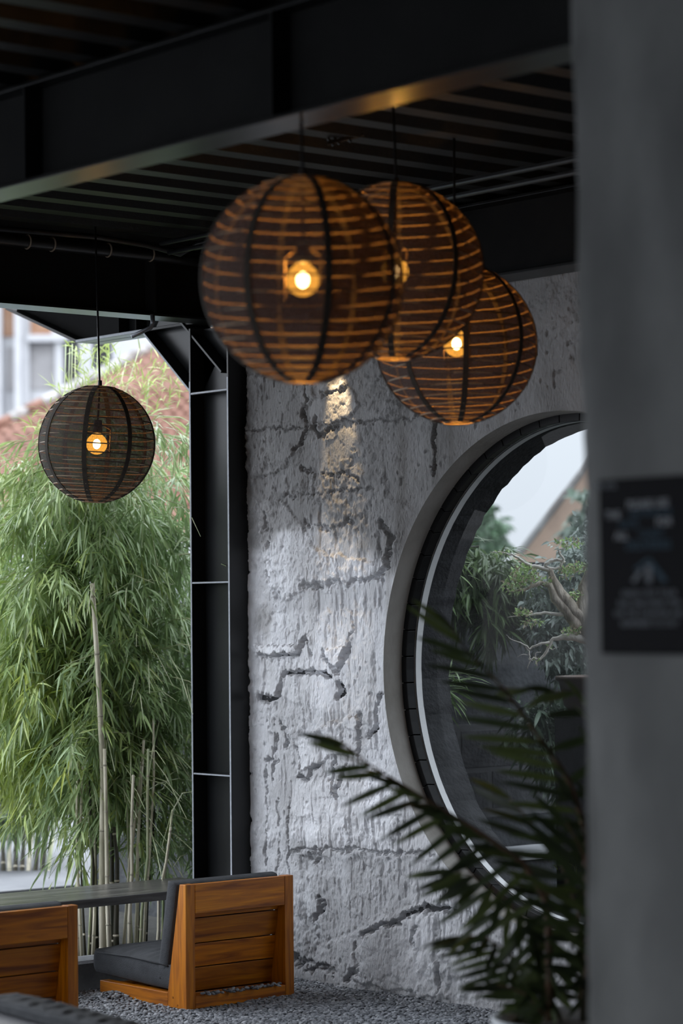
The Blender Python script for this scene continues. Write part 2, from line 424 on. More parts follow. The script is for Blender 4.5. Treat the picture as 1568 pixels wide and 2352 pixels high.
# ---- the plastered wall with its round opening (a height field: grooves, ledges and chips are geometry)
def build_wall():
    xs = np.concatenate([np.arange(XL, -6.6, 0.0042), np.arange(-6.6, -5.7, 0.012), np.linspace(-5.7, XR, 30)])
    zs = np.concatenate([np.arange(-0.05, 2.9, 0.0046), [2.95, 3.0, 3.1, 3.2]])
    X, Z = np.meshgrid(xs, zs, indexing='ij')
    # warped coordinates for ragged cracks
    wx = X+(fbm(X, Z, 0.045, 0.045, 3, 5, .68)-0.5)*0.06; wz = Z+(fbm(X, Z, 0.045, 0.045, 9, 5, .68)-0.5)*0.06
    H = (fbm(X, Z, 0.5, 0.35, 21, 4)-0.5)*0.022+(fbm(X, Z, 0.06, 0.10, 33, 3)-0.5)*0.006
    tone = 0.98+0.3*(fbm(X, Z, 0.35, 0.5, 41, 5)-0.5)
    def P(px, py):
        q = on_y(px, py, WY); return q[0], q[2]
    def dist(pl):
        d = np.full(X.shape, 9.0); sgn = np.zeros(X.shape); tt = np.zeros(X.shape)
        for (a, b) in zip(pl[:-1], pl[1:]):
            ax, az = a; bx, bz = b
            lo, hi = min(ax, bx)-0.12, max(ax, bx)+0.12
            zl, zh = min(az, bz)-0.12, max(az, bz)+0.12
            i0, i1 = np.searchsorted(xs, lo), np.searchsorted(xs, hi); j0, j1 = np.searchsorted(zs, zl), np.searchsorted(zs, zh)
            sl = (slice(i0, i1), slice(j0, j1))
            vx, vz = bx-ax, bz-az; L = vx*vx+vz*vz+1e-12
            t = np.clip(((wx[sl]-ax)*vx+(wz[sl]-az)*vz)/L, 0, 1)
            dx, dz = wx[sl]-(ax+t*vx), wz[sl]-(az+t*vz)
            dd = np.hypot(dx, dz); m = dd < d[sl]
            s = np.sign(vx*dz-vz*dx)
            d[sl] = np.where(m, dd, d[sl]); sgn[sl] = np.where(m, s, sgn[sl])
        return d, sgn
    brk = fbm(X, Z, 0.03, 0.03, 57, 4, .6)
    rub = 0.3+1.4*fbm(X, Z, 0.014, 0.014, 61, 2)
    def groove(pts, w, depth, lip=0.0, broken=0.35):
        nonlocal H, tone
        d, s = dist([P(*p) for p in pts])
        ww = w*0.62*(0.4+1.2*brk)
        g = 1-smooth01(d, ww*0.55, ww)
        if broken: g = g*smooth01(brk, broken-0.12, broken+0.1)
        H = H-depth*1.5*g*rub
        if lip: H = H+lip*0.55*np.where(s > 0, 1, -0.35)*np.exp(-(d/(w*2.2))**2)*smooth01(brk, .2, .6)
        tone = tone*(1-0.22*g)
    def patch(pts, dh, edge=0.012, dt=0.0, rough=0.0):
        """polygon of plaster standing dh proud of (or behind) its surroundings"""
        nonlocal H, tone
        pl = [P(*p) for p in pts]
        inside = np.zeros(X.shape, bool)
        n = len(pl)
        for i in range(n):
            (ax, az), (bx, bz) = pl[i], pl[(i+1) % n]
            c = ((az > wz) != (bz > wz)) & (wx < (bx-ax)*(wz-az)/(bz-az+1e-12)+ax)
            inside ^= c
        d, _ = dist(pl+[pl[0]])
        m = np.where(inside, smooth01(d, 0, edge), 0.0)
        H = H+dh*m+rough*m*(fbm(X, Z, 0.018, 0.022, 88, 3)-0.5)
        tone = tone*(1+dt*m)
        return m
    # big layers of plaster
    patch([(570, 860), (720, 860), (735, 905), (705, 950), (725, 985), (690, 1030), (640, 1090), (570, 1110)], 0.010, 0.010, 0.03)
    patch([(730, 870), (800, 880), (835, 930), (800, 975), (735, 985), (715, 960)], 0.010, 0.008, 0.22)
    patch([(590, 1150), (650, 1145), (690, 1200), (730, 1260), (850, 1290), (890, 1275), (890, 1320), (800, 1345), (700, 1350), (640, 1385), (610, 1345)], 0.011, 0.010, 0.26, 0.016)
    patch([(1040, 1075), (985, 1180), (945, 1260), (905, 1350), (880, 1460), (905, 1470), (935, 1330), (985, 1210), (1090, 1050)], 0.008, 0.02, 0.12)
    patch([(595, 1400), (870, 1400), (850, 1640), (760, 1650), (595, 1600)], 0.004, 0.03, 0.20)
    patch([(690, 1700), (760, 1660), (830, 1640), (835, 1700), (810, 1730), (740, 1745), (730, 1760), (690, 1775)], 0.013, 0.006, 0.22)
    patch([(670, 1790), (860, 1760), (930, 1900), (900, 1945), (670, 1940)], 0.008, 0.04, 0.24)
    patch([(590, 1480), (690, 1482), (692, 1500), (640, 1506), (592, 1506)], 0.016, 0.006, 0.2)
    patch([(750, 1490), (800, 1485), (790, 1530), (760, 1530)], 0.014, 0.006, 0.2)
    patch([(690, 1960), (1010, 1965), (1000, 2085), (940, 2090), (830, 2140), (700, 2200), (690, 2100)], -0.008, 0.03, -0.08, 0.008)
    patch([(850, 2145), (945, 2095), (1000, 2095), (1010, 2290), (880, 2270), (810, 2250), (790, 2220)], 0.014, 0.012, 0.12)
    patch([(590, 2050), (700, 2060), (770, 2160), (690, 2230), (590, 2230)], -0.004, 0.03, -0.10, 0.018)
    patch([(1005, 1990), (1040, 2000), (1035, 2300), (1005, 2300)], 0.006, 0.01, 0.05, 0.012)
    # joints and cracks traced over the wall
    groove([(575, 990), (660, 984), (760, 975), (860, 966), (985, 956)], 0.0075, 0.007, 0.003, 0.3)
    groove([(640, 1141), (700, 1135), (780, 1128), (860, 1126)], 0.008, 0.005, 0.005, 0.15)
    groove([(998, 965), (997, 1020), (994, 1082)], 0.020, 0.030, 0, 0)
    groove([(705, 880), (712, 915), (700, 950), (714, 985), (694, 1022), (680, 1035)], 0.018, 0.016, 0.008)
    groove([(735, 960), (725, 985), (738, 1005), (775, 985)], 0.02, 0.016, 0.008)
    groove([(745, 905), (775, 900), (800, 890)], 0.010, 0.010, 0.006)
    groove([(690, 1075), (740, 1090), (790, 1085), (830, 1105)], 0.014, 0.010, 0.004, 0.45)
    groove([(700, 1200), (760, 1215), (845, 1180)], 0.02, 0.010, 0.005, 0.5)
    groove([(612, 1190), (620, 1260), (610, 1330), (640, 1370)], 0.03, 0.012, 0.006, 0.5)
    groove([(690, 1345), (740, 1342), (830, 1332), (880, 1318), (895, 1290)], 0.02, 0.016, 0.007, 0.35)
    groove([(880, 1200), (905, 1240), (890, 1280)], 0.03, 0.018, 0.006, 0.4)
    groove([(805, 1410), (815, 1440), (800, 1465)], 0.014, 0.012, 0.004, 0.3)
    groove([(595, 1502), (650, 1506), (690, 1500), (703, 1462), (716, 1500)], 0.016, 0.024, 0.012, 0.2)
    groove([(740, 1500), (775, 1545), (800, 1490), (806, 1478)], 0.022, 0.026, 0.010, 0.2)
    groove([(595, 1604), (640, 1602), (650, 1548), (700, 1540), (745, 1545), (760, 1555)], 0.022, 0.028, 0.012, 0.15)
    groove([(778, 1572), (790, 1590), (775, 1598)], 0.03, 0.024, 0.006, 0.25)
    groove([(875, 1590), (862, 1640), (866, 1668), (850, 1690)], 0.022, 0.030, 0.010, 0.1)
    groove([(828, 1640), (830, 1690), (820, 1730)], 0.018, 0.024, 0.010, 0.2)
    groove([(646, 1658), (664, 1682), (658, 1710)], 0.016, 0.026, 0.008, 0.15)
    groove([(640, 1695), (632, 1722)], 0.018, 0.024, 0.006, 0.15)
    groove([(610, 1745), (615, 1740), (640, 1745)], 0.018, 0.016, 0.005, 0.3)
    groove([(688, 1787), (708, 1786), (718, 1768), (732, 1756)], 0.016, 0.030, 0.012, 0.05)
    groove([(770, 1745), (768, 1790), (776, 1830), (784, 1790), (790, 1760)], 0.016, 0.022, 0.008, 0.25)
    groove([(690, 1780), (700, 1745), (680, 1720)], 0.012, 0.01, 0.004, 0.4)
    groove([(612, 1760), (612, 1840), (611, 2005)], 0.011, 0.016, 0, 0.42)
    groove([(668, 1820), (668, 1900), (667, 2010)], 0.010, 0.016, 0, 0.40)
    groove([(630, 1650), (628, 1800)], 0.008, 0.012, 0, 0.5)
    groove([(640, 1830), (643, 1990)], 0.010, 0.012, 0, 0.5)
    groove([(675, 1955), (780, 1948), (880, 1958), (1000, 1966)], 0.014, 0.010, 0.008, 0.3)
    groove([(700, 1970), (740, 1962), (725, 1985)], 0.022, 0.014, 0.004, 0.35)
    groove([(835, 2142), (880, 2128), (925, 2110), (945, 2088), (1000, 2086), (1045, 2090)], 0.022, 0.024, 0.010, 0.12)
    groove([(960, 2130), (945, 2165), (960, 2180)], 0.02, 0.016, 0.006, 0.3)
    groove([(820, 2170), (825, 2220), (790, 2250)], 0.03, 0.016, 0.006, 0.4)
    groove([(730, 2060), (745, 2080), (725, 2110)], 0.03, 0.018, 0.006, 0.4)
    groove([(1008, 1990), (1010, 2290)], 0.012, 0.010, 0, 0.35)
    groove([(640, 2190), (700, 2215), (760, 2225)], 0.04, 0.014, 0.005, 0.45)
    # board-marked vertical tears, pits
    zone = smooth01(fbm(X, Z, 0.55, 0.42, 70, 3), 0.40, 0.62)
    st = vnoise(X+0.006*(brk-0.5), Z, 0.0085, 0.085, 71)*0.6+vnoise(X, Z, 0.018, 0.16, 72)*0.4
    tear = smooth01(st, 0.60, 0.74)*zone
    H -= 0.0075*tear; tone *= 1-0.10*tear
    pit = smooth01(vnoise(X, Z, 0.018, 0.026, 90), 0.83, 0.93)*smooth01(fbm(X, Z, 0.3, 0.3, 91, 3), 0.42, 0.6)
    H -= 0.009*pit; tone *= 1-0.18*pit
    rag = smooth01(fbm(X, Z, 0.4, 0.3, 95, 3), 0.5, 0.66)
    H += rag*(fbm(X, Z, 0.022, 0.028, 97, 4)-0.5)*0.022
    flake = fbm(X, Z, 0.22, 0.16, 130, 6, .58); fm = smooth01(fbm(X, Z, 0.5, 0.5, 140, 2), .42, .55)
    for th_, dh in ((.47, .0030), (.53, .0035), (.58, .003)):
        H += dh*smooth01(flake, th_, th_+.006)*fm
    H += 0.004*(smooth01(fbm(X, Z, 0.05, 0.035, 150, 4), .55, .57)-.5)*smooth01(fbm(X, Z, .4, .3, 160, 2), .5, .6)
    H += (fbm(X, Z, 0.013, 0.015, 171, 2)-.5)*0.0055*smooth01(fbm(X, Z, .3, .3, 175, 3), .38, .58)
    render_ = 1-smooth01(Z+(fbm(X, Z, .25, .1, 181, 3)-.5)*.10, .555, .60)
    tone *= 1-.20*render_
    # water staining and ceiling shade painted into the tone, higher up
    top_shade = smooth01(Z+(fbm(X, Z, 0.3, 0.25, 101, 4)-0.5)*0.9, 1.72, 1.95)
    tone *= 1-0.58*top_shade
    drip = smooth01(vnoise(X, Z, 0.05, 1.2, 104), 0.6, 0.9)*smooth01(Z, 0.9, 1.8)
    tone *= 1-0.2*drip
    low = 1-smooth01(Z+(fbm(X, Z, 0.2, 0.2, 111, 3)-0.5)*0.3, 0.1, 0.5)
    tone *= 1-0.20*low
    # flush with the ring round the window, free at the room's corners
    rr = np.hypot(X-WCX, Z-WCZ)
    H *= smooth01(rr, 1.0, 1.07)*0.85+0.15
    H[(X > -5.7)] *= 0.2
    V = np.stack([X, WY-H, Z], -1)
    cell = 0.0062
    near = np.abs(rr-1.0) < cell*0.75
    k = 1.0/np.maximum(rr, 1e-6)
    V[..., 0] = np.where(near, WCX+(X-WCX)*k, V[..., 0]); V[..., 2] = np.where(near, WCZ+(Z-WCZ)*k, V[..., 2])
    ins = (rr < 1.0) & ~near
    nx, nz = X.shape
    idx = np.arange(nx*nz).reshape(nx, nz)
    q = np.stack([idx[:-1, :-1], idx[1:, :-1], idx[1:, 1:], idx[:-1, 1:]], -1).reshape(-1, 4)
    allin = (ins | near).ravel()
    anyin = ins.ravel()
    keep = ~(anyin[q].any(1) | allin[q].all(1))
    warm = np.stack([np.ones_like(tone), 0.985+0*tone, 0.965+0*tone], -1)
    coolw = top_shade[..., None]*0.6+drip[..., None]*0.4
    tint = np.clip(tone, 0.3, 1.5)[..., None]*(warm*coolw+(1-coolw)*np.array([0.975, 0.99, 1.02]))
    q = q[keep]
    used = np.zeros(nx*nz, bool); used[q.ravel()] = True
    re = np.cumsum(used)-1
    Vv = V.reshape(-1, 3)[used]; tt = tint.reshape(-1, 3)[used]
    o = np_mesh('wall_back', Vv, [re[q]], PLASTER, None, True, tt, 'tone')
    return struct(o)
wall = build_wall()

def cyl_strip(name, m, r0, y0, r1, y1, parent=None, n=160):
    mb = MB(); vs = []
    for k in range(n):
        w = 2*PI*k/n
        vs.append((WCX+r0*math.cos(w), y0, WCZ+r0*math.sin(w))); vs.append((WCX+r1*math.cos(w), y1, WCZ+r1*math.sin(w)))
    mb.add(vs, [(2*k, 2*((k+1) % n), 2*((k+1) % n)+1, 2*k+1) for k in range(n)])
    return mb.build(name, m, parent, smooth=True, world=True)
def annulus_solid(name, m, ri, ro, y0, y1, parent=None, n=160, jag=0.0):
    mb = MB(); vs = []
    for k in range(n):
        w = 2*PI*k/n; j = jag*(random.random()-0.5)
        for r, y in ((ri+j*0.3, y0), (ro, y0), (ro, y1), (ri+j, y1)):
            vs.append((WCX+r*math.cos(w), y, WCZ+r*math.sin(w)))
    fs = []
    for k in range(n):
        a, b = 4*k, 4*((k+1) % n)
        for i in range(4):
            fs.append((a+i, a+(i+1) % 4, b+(i+1) % 4, b+i))
    mb.add(vs, fs)
    return mb.build(name, m, parent, smooth=False, world=True)

win = struct(hub('window_1', (WCX, WY+0.1, WCZ)))
cyl_strip('reveal', REVEAL, 1.0, WY-0.004, 0.995, WY+0.10, win)
N_SEG = 56
seg0 = None
for k in range(N_SEG):
    if seg0 is None:
        mb = MB(); a0, a1 = -PI/N_SEG*0.965, PI/N_SEG*0.965
        vs = []
        for w in (a0, 0, a1):
            for r, y in ((0.965, -0.008), (1.02, -0.008), (1.02, 0.040), (0.972, 0.040)):
                vs.append((r*math.cos(w), y, r*math.sin(w)))
        fs = [(0, 1, 2, 3), (8, 11, 10, 9)]
        for i in range(2):
            for j in range(4):
                fs.append((4*i+j, 4*i+(j+1) % 4, 4*i+4+(j+1) % 4, 4*i+4+j))
        mb.add(vs, fs); seg0 = o = mb.build('frame_segment', FRAMEBLK, win, bevel=0.002)
    else:
        o = inst(seg0, win)
    o.rotation_euler = (0, -2*PI*k/N_SEG, 0)
annulus_solid('gasket', FRAMEBLK, 0.975, 1.01, WY+0.138, WY+0.141, win)
annulus_solid('white_reveal_ring', WHITE, 0.968, 1.02, WY+0.146, WY+0.178, win)
mb = MB(); n = 96
mb.add([(WCX+0.972*math.cos(2*PI*k/n), WY+0.1435, WCZ+0.972*math.sin(2*PI*k/n)) for k in range(n)], [tuple(range(n))])
mb.build('pane', GLASS, win, world=True)
annulus_solid('outer_reveal', OUTCON, 0.968, 1.05, WY+0.178, WY+0.33, win, jag=0.012)

def outer_wall():            # garden face of the same wall: a thick slab with the round hole
    n = 120; vs, fs = [], []
    for k in range(n):
        w = 2*PI*k/n; c, s = math.cos(w), math.sin(w)
        t = 1e9
        if c > 1e-6: t = min(t, (XR-WCX)/c)
        if c < -1e-6: t = min(t, (XL-WCX)/c)
        if s > 1e-6: t = min(t, (3.15-WCZ)/s)
        if s < -1e-6: t = min(t, (-0.1-WCZ)/s)
        for r, y in ((1.03, WY+0.03), (t, WY+0.03), (t, WY+0.33), (1.03, WY+0.33)):
            vs.append((WCX+r*c, y, WCZ+r*s))
    for k in range(n):
        a, b = 4*k, 4*((k+1) % n)
        for i in range(4): fs.append((a+i, a+(i+1) % 4, b+(i+1) % 4, b+i))
    return struct(MB().add(vs, fs).build('wall_garden_face', OUTCON))
outer_wall()

# ---- floor, other walls
struct(MB().box(-8.80, XR, -4, WY+0.05, -0.12, -0.012).build('floor', mat('gravel_bed', (0.03, 0.033, 0.038), (0.08, 0.085, 0.095), rough=0.95, scale=60, bump=0.8)))
struct(MB().box(XR, XR+0.2, -4, WY+0.3, -0.1, 3.3).build('wall_right', DARKWALL))
struct(MB().box(-3.4, XR+0.2, -4.2, -4, -0.1, 3.3).build('wall_front', DARKWALL))

# ---- corrugated deck
def deck():
    per, dep = 0.235, 0.055
    prof = []
    x = -9.30
    while x < XR+0.3:
        prof += [(x, DZ), (x+0.085, DZ), (x+0.115, DZ+dep), (x+0.205, DZ+dep)]
        # stiffening flute in the low flat
        x += per
    top = [(px, z+0.012) for px, z in prof][::-1]
    mb = MB(); n = len(prof); ys = [-4.2, -1, 2, 4.1, 5.5, 7.5]
    vs = [(px, y, z) for y in ys for px, z in prof]
    fs = [(j*n+i, j*n+i+1, (j+1)*n+i+1, (j+1)*n+i) for j in range(len(ys)-1) for i in range(n-1)]
    mb.add(vs, fs)
    o = mb.build('ceiling', DECK)
    slab = MB().box(-9.30, XR+0.3, -4.2, 7.5, DZ+0.075, DZ+0.2).build('roof_slab', DARKWALL)
    struct(slab)
    return struct(o)
deck()

struct(MB().box(-10.70, -9.31, 5.75, 6.98, DZ-0.004, DZ+0.05).build('sky_blocker', DECK))  # unseen panel added to keep sky reflection off the cantilever web

# ---- I beams
def ibeam(name, axis, a0, a1, c, z0, z1, width, m, stiff=(), tf=0.012, tw=0.010, label=None):
    """axis 'x' or 'y'; c = centre line on the other axis"""
    root = hub(name, ((a0+a1)/2, c, z0) if axis == 'x' else (c, (a0+a1)/2, z0))
    def bx(s, b0, b1, h0, h1, e0=a0, e1=a1):
        return s.box(e0, e1, b0, b1, h0, h1) if axis == 'x' else s.box(b0, b1, e0, e1, h0, h1)
    bx(MB(), c-width/2, c+width/2, z0, z0+tf).build('flange', m, root, world=True, bevel=0.002)
    bx(MB(), c-width/2, c+width/2, z1-tf, z1).build('flange', m, root, world=True, bevel=0.002)
    bx(MB(), c-tw/2, c+tw/2, z0+tf, z1-tf).build('web', STEEL_M, root, world=True)
    for s in stiff:
        for sg in (-1, 1):
            bx(MB(), min(c, c+sg*width/2), max(c, c+sg*width/2), z0+tf, z1-tf, s-0.005, s+0.005).build('stiffener', STEEL_M, root, world=True)
    return struct(root, label)
ibeam('steel_beam', 'x', -8.76, -3.62, 4.118, BZ0, 3.14, 0.135, STEEL_B, stiff=(-6.3, -5.117), label='black steel beam crossing overhead in front of the lanterns')
ibeam('steel_beam', 'y', -3.9, 6.70, -8.845, BZ0, 3.14, 0.15, STEEL_B, stiff=(4.2, 6.3), label='black steel beam over the open side')
ibeam('steel_beam', 'x', -8.78, XR, 6.705, BZ0, 3.14, 0.16, STEEL_B, stiff=(-7.32, -6.5), label='black steel beam along the top of the plastered wall')

# tapered cantilever going out over the planting
def cantilever():
    root = hub('cantilever_beam', (-9.8, 6.79, BZ0))
    y0, y1, yc = 6.715, 6.865, 6.79
    xa, xb, xc, z0, z1 = -8.78, -10.0, -10.62, 2.86, 3.14
    mb = MB().add([(xa, yc-.005, z0), (xb, yc-.005, z0), (xc, yc-.005, z1-0.06), (xc, yc-.005, z1), (xa, yc-.005, z1),
                   (xa, yc+.005, z0), (xb, yc+.005, z0), (xc, yc+.005, z1-0.06), (xc, yc+.005, z1), (xa, yc+.005, z1)],
                  [(0, 1, 2, 3, 4), (9, 8, 7, 6, 5)]+[(i, (i+1) % 5, (i+1) % 5+5, i+5) for i in range(5)])
    mb.build('web', STEEL_M, root, world=True)
    MB().prism_y([(xa, z0), (xa, z0+.014), (xb, z0+.014), (xb-.005, z0)], y0, y1).build('flange', STEEL_B, root, world=True, bevel=0.002)
    MB().prism_y([(xb, z0), (xb, z0+.014), (xc, z1-.046), (xc, z1-.06)], y0, y1).build('sloping_flange', STEEL_B, root, world=True)
    MB().box(xc, xa, y0, y1, z1-.012, z1).build('flange', STEEL_B, root, world=True)
    for x in (-9.52, -9.66):
        MB().box(x-.004, x+.004, y0+.01, y1-.01, z0+.014, z1-.012).build('stiffener', STEEL_M, root, world=True)
    MB().box(xb, -9.455, y0-.0012, y0, z0+.001, z0+.0125).build('pale_edge', PALE_EDGE, root, world=True)
    return struct(root, 'tapered black steel cantilever over the bamboo')
cantilever()

# H column with its recess towards the room
def column():
    root = hub('steel_column', (-8.93, 6.78, 0))
    x0, x1, y0, y1 = -9.075, -8.785, 6.70, 6.86
    top = 2.84
    MB().box(x0, x0+.012, y0, y1, -0.1, top).build('flange', STEEL, root, world=True, bevel=0.002)
    MB().box(x1-.012, x1, y0, y1, -0.1, top).build('flange', STEEL, root, world=True, bevel=0.002)
    MB().box(x0+.012, x1-.012, 6.775, 6.785, -0.1, top).build('web', STEEL, root, world=True)
    for z in (0.847, 1.694, 2.54):
        MB().box(x0+.013, x1-.013, y0+.001, 6.775, z, z+.010).build('stiffener', STEEL, root, world=True)
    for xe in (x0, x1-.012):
        MB().box(xe+.0012, xe+.0108, y0-.0012, y0, 0.30, 2.60).build('pale_edge', PALE_EDGE, root, world=True)
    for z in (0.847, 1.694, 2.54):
        MB().box(x0+.013, x1-.013, y0-.0004, y0+.001, z+.002, z+.008).build('pale_edge', PALE_EDGE, root, world=True)
    return struct(root, 'black H section steel column beside the bamboo')
column()
def brace():
    root = hub('knee_brace', (-9.3, 6.78, 2.65))
    yc = 6.78
    A, B = np.array([-9.075, 2.55]), np.array([-9.45, 2.86])      # lower edge, column to beam
    t = (B-A)/np.linalg.norm(B-A); n = np.array([t[1], -t[0]])
    if n[1] < 0: n = -n
    C, D = A+n*0.20, B+n*0.20
    def plate(p, q, th, w, name):
        r, s = q+n*th, p+n*th
        MB().prism_y([tuple(p), tuple(q), tuple(r), tuple(s)], yc-w/2, yc+w/2).build(name, STEEL, root, world=True, bevel=0.002)
    plate(A, B, 0.012, 0.15, 'flange'); plate(C-t*0.13, D+t*0.02, 0.012, 0.15, 'flange')
    plate(A+n*0.012, B+n*0.012, 0.19, 0.010, 'web')
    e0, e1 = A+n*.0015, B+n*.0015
    MB().prism_y([tuple(e0), tuple(e1), tuple(e1+n*.009), tuple(e0+n*.009)], yc-.0762, yc-.075).build('pale_edge', PALE_EDGE, root, world=True)
    return struct(root, 'black steel knee brace between column and cantilever')
brace()

# ---- foreground concrete pillar (edge rounded and slightly uneven)
def pillar():
    x0, y0 = -3.533, 3.57
    root = None
    nz, mb = 60, MB()
    prof = []
    for a in np.linspace(PI, 1.5*PI, 7): prof.append((x0+.018+.018*math.cos(a), y0+.018+.018*math.sin(a)))
    for x in np.linspace(x0+.06, x0+.56, 20): prof.append((x, y0))
    prof += [(x0+.6, y0+.02), (x0+.6, y0+.6), (x0, y0+.6), (x0, y0+.3), (x0, y0+.1)]
    n = len(prof); vs = []
    for i in range(nz+1):
        z = -0.05+3.25*i/nz
        lean = 0.010*(z-1.5)
        for j, (x, y) in enumerate(prof):
            w = 0.004*math.sin(z*3.1+j*.7)+0.003*math.sin(z*9.7+x*17)+0.003*random.uniform(-1, 1)
            vs.append((x-lean*0.6+w*0.5, y+w, z))
    mb.add(vs, [(i*n+j, i*n+(j+1) % n, (i+1)*n+(j+1) % n, (i+1)*n+j) for i in range(nz) for j in range(n)])
    mb.add([vs[nz*n+j] for j in range(n)], [tuple(range(n))])
    return struct(mb.build('concrete_pillar', PILLAR, smooth=True), 'grey concrete pillar carrying the notice')
pillar()

# ================================================================== GRAVEL (one instanced mass)
def gravel():
    pts = []
    x0, x1, y0, y1 = -8.80, -5.4, 4.3, 6.79
    step = 0.0125
    gx, gy = np.meshgrid(np.arange(x0, x1, step), np.arange(y0, y1, step), indexing='ij')
    gx = gx+RNG.uniform(-.006, .006, gx.shape); gy = gy+RNG.uniform(-.006, .006, gy.shape)
    gz = 0.024*(fbm(gx, gy, 0.35, 0.35, 5, 3)-0.5)+RNG.uniform(-.004, .005, gx.shape)-0.006
    gz = gz+0.02*np.exp(-((gx+8.55)/.09)**2-((gy-5.9)/.10)**2)
    P = np.stack([gx, gy, gz], -1).reshape(-1, 3)
    # only what the frame can see, and a margin round it
    rel = P-C0; d = rel@F_; u = 784+FPX*(rel@R_)/d; v = 1412+FPX*1.55/d
    P = P[(u > -150) & (u < 1500) & (v < 2500)]
    extra = np.stack([RNG.uniform(-8.085, -8.055, 60), RNG.uniform(5.99, 6.42, 60), RNG.uniform(0.052, 0.062, 60)], -1)
    P = np.concatenate([P, extra])
    me = bpy.data.meshes.new('gravel'); me.vertices.add(len(P)); me.vertices.foreach_set('co', P.astype(np.float32).ravel()); me.update()
    o = bpy.data.objects.new('gravel', me); COL.objects.link(o)
    tag(o, 'grey pebble gravel covering the floor', 'gravel'); o['kind'] = 'stuff'
    g = bpy.data.node_groups.new('pebbles', 'GeometryNodeTree')
    g.interface.new_socket('Geometry', in_out='INPUT', socket_type='NodeSocketGeometry')
    g.interface.new_socket('Geometry', in_out='OUTPUT', socket_type='NodeSocketGeometry')
    N = g.nodes; L = g.links
    gi, go = N.new('NodeGroupInput'), N.new('NodeGroupOutput')
    ip = N.new('GeometryNodeInstanceOnPoints'); ico = N.new('GeometryNodeMeshIcoSphere'); ico.inputs['Radius'].default_value = 1.0; ico.inputs['Subdivisions'].default_value = 2
    sm = N.new('GeometryNodeSetShadeSmooth'); stm = N.new('GeometryNodeSetMaterial'); stm.inputs['Material'].default_value = PEBBLE
    L.new(ico.outputs[0], sm.inputs[0]); L.new(sm.outputs[0], stm.inputs[0]); L.new(stm.outputs[0], ip.inputs['Instance'])
    L.new(gi.outputs[0], ip.inputs['Points'])
    rv = N.new('FunctionNodeRandomValue'); rv.data_type = 'FLOAT_VECTOR'
    rv.inputs[0].default_value = (0.0085, 0.0058, 0.0038); rv.inputs[1].default_value = (0.0135, 0.0090, 0.0060)
    L.new(rv.outputs[0], ip.inputs['Scale'])
    rr = N.new('FunctionNodeRandomValue'); rr.data_type = 'FLOAT_VECTOR'
    rr.inputs[0].default_value = (-.55, -.55, 0); rr.inputs[1].default_value = (.55, .55, 6.28); rr.inputs['Seed'].default_value = 4
    L.new(rr.outputs[0], ip.inputs['Rotation'])
    L.new(ip.outputs[0], go.inputs[0])
    md = o.modifiers.new('pebbles', 'NODES'); md.node_group = g
    return o
gravel()

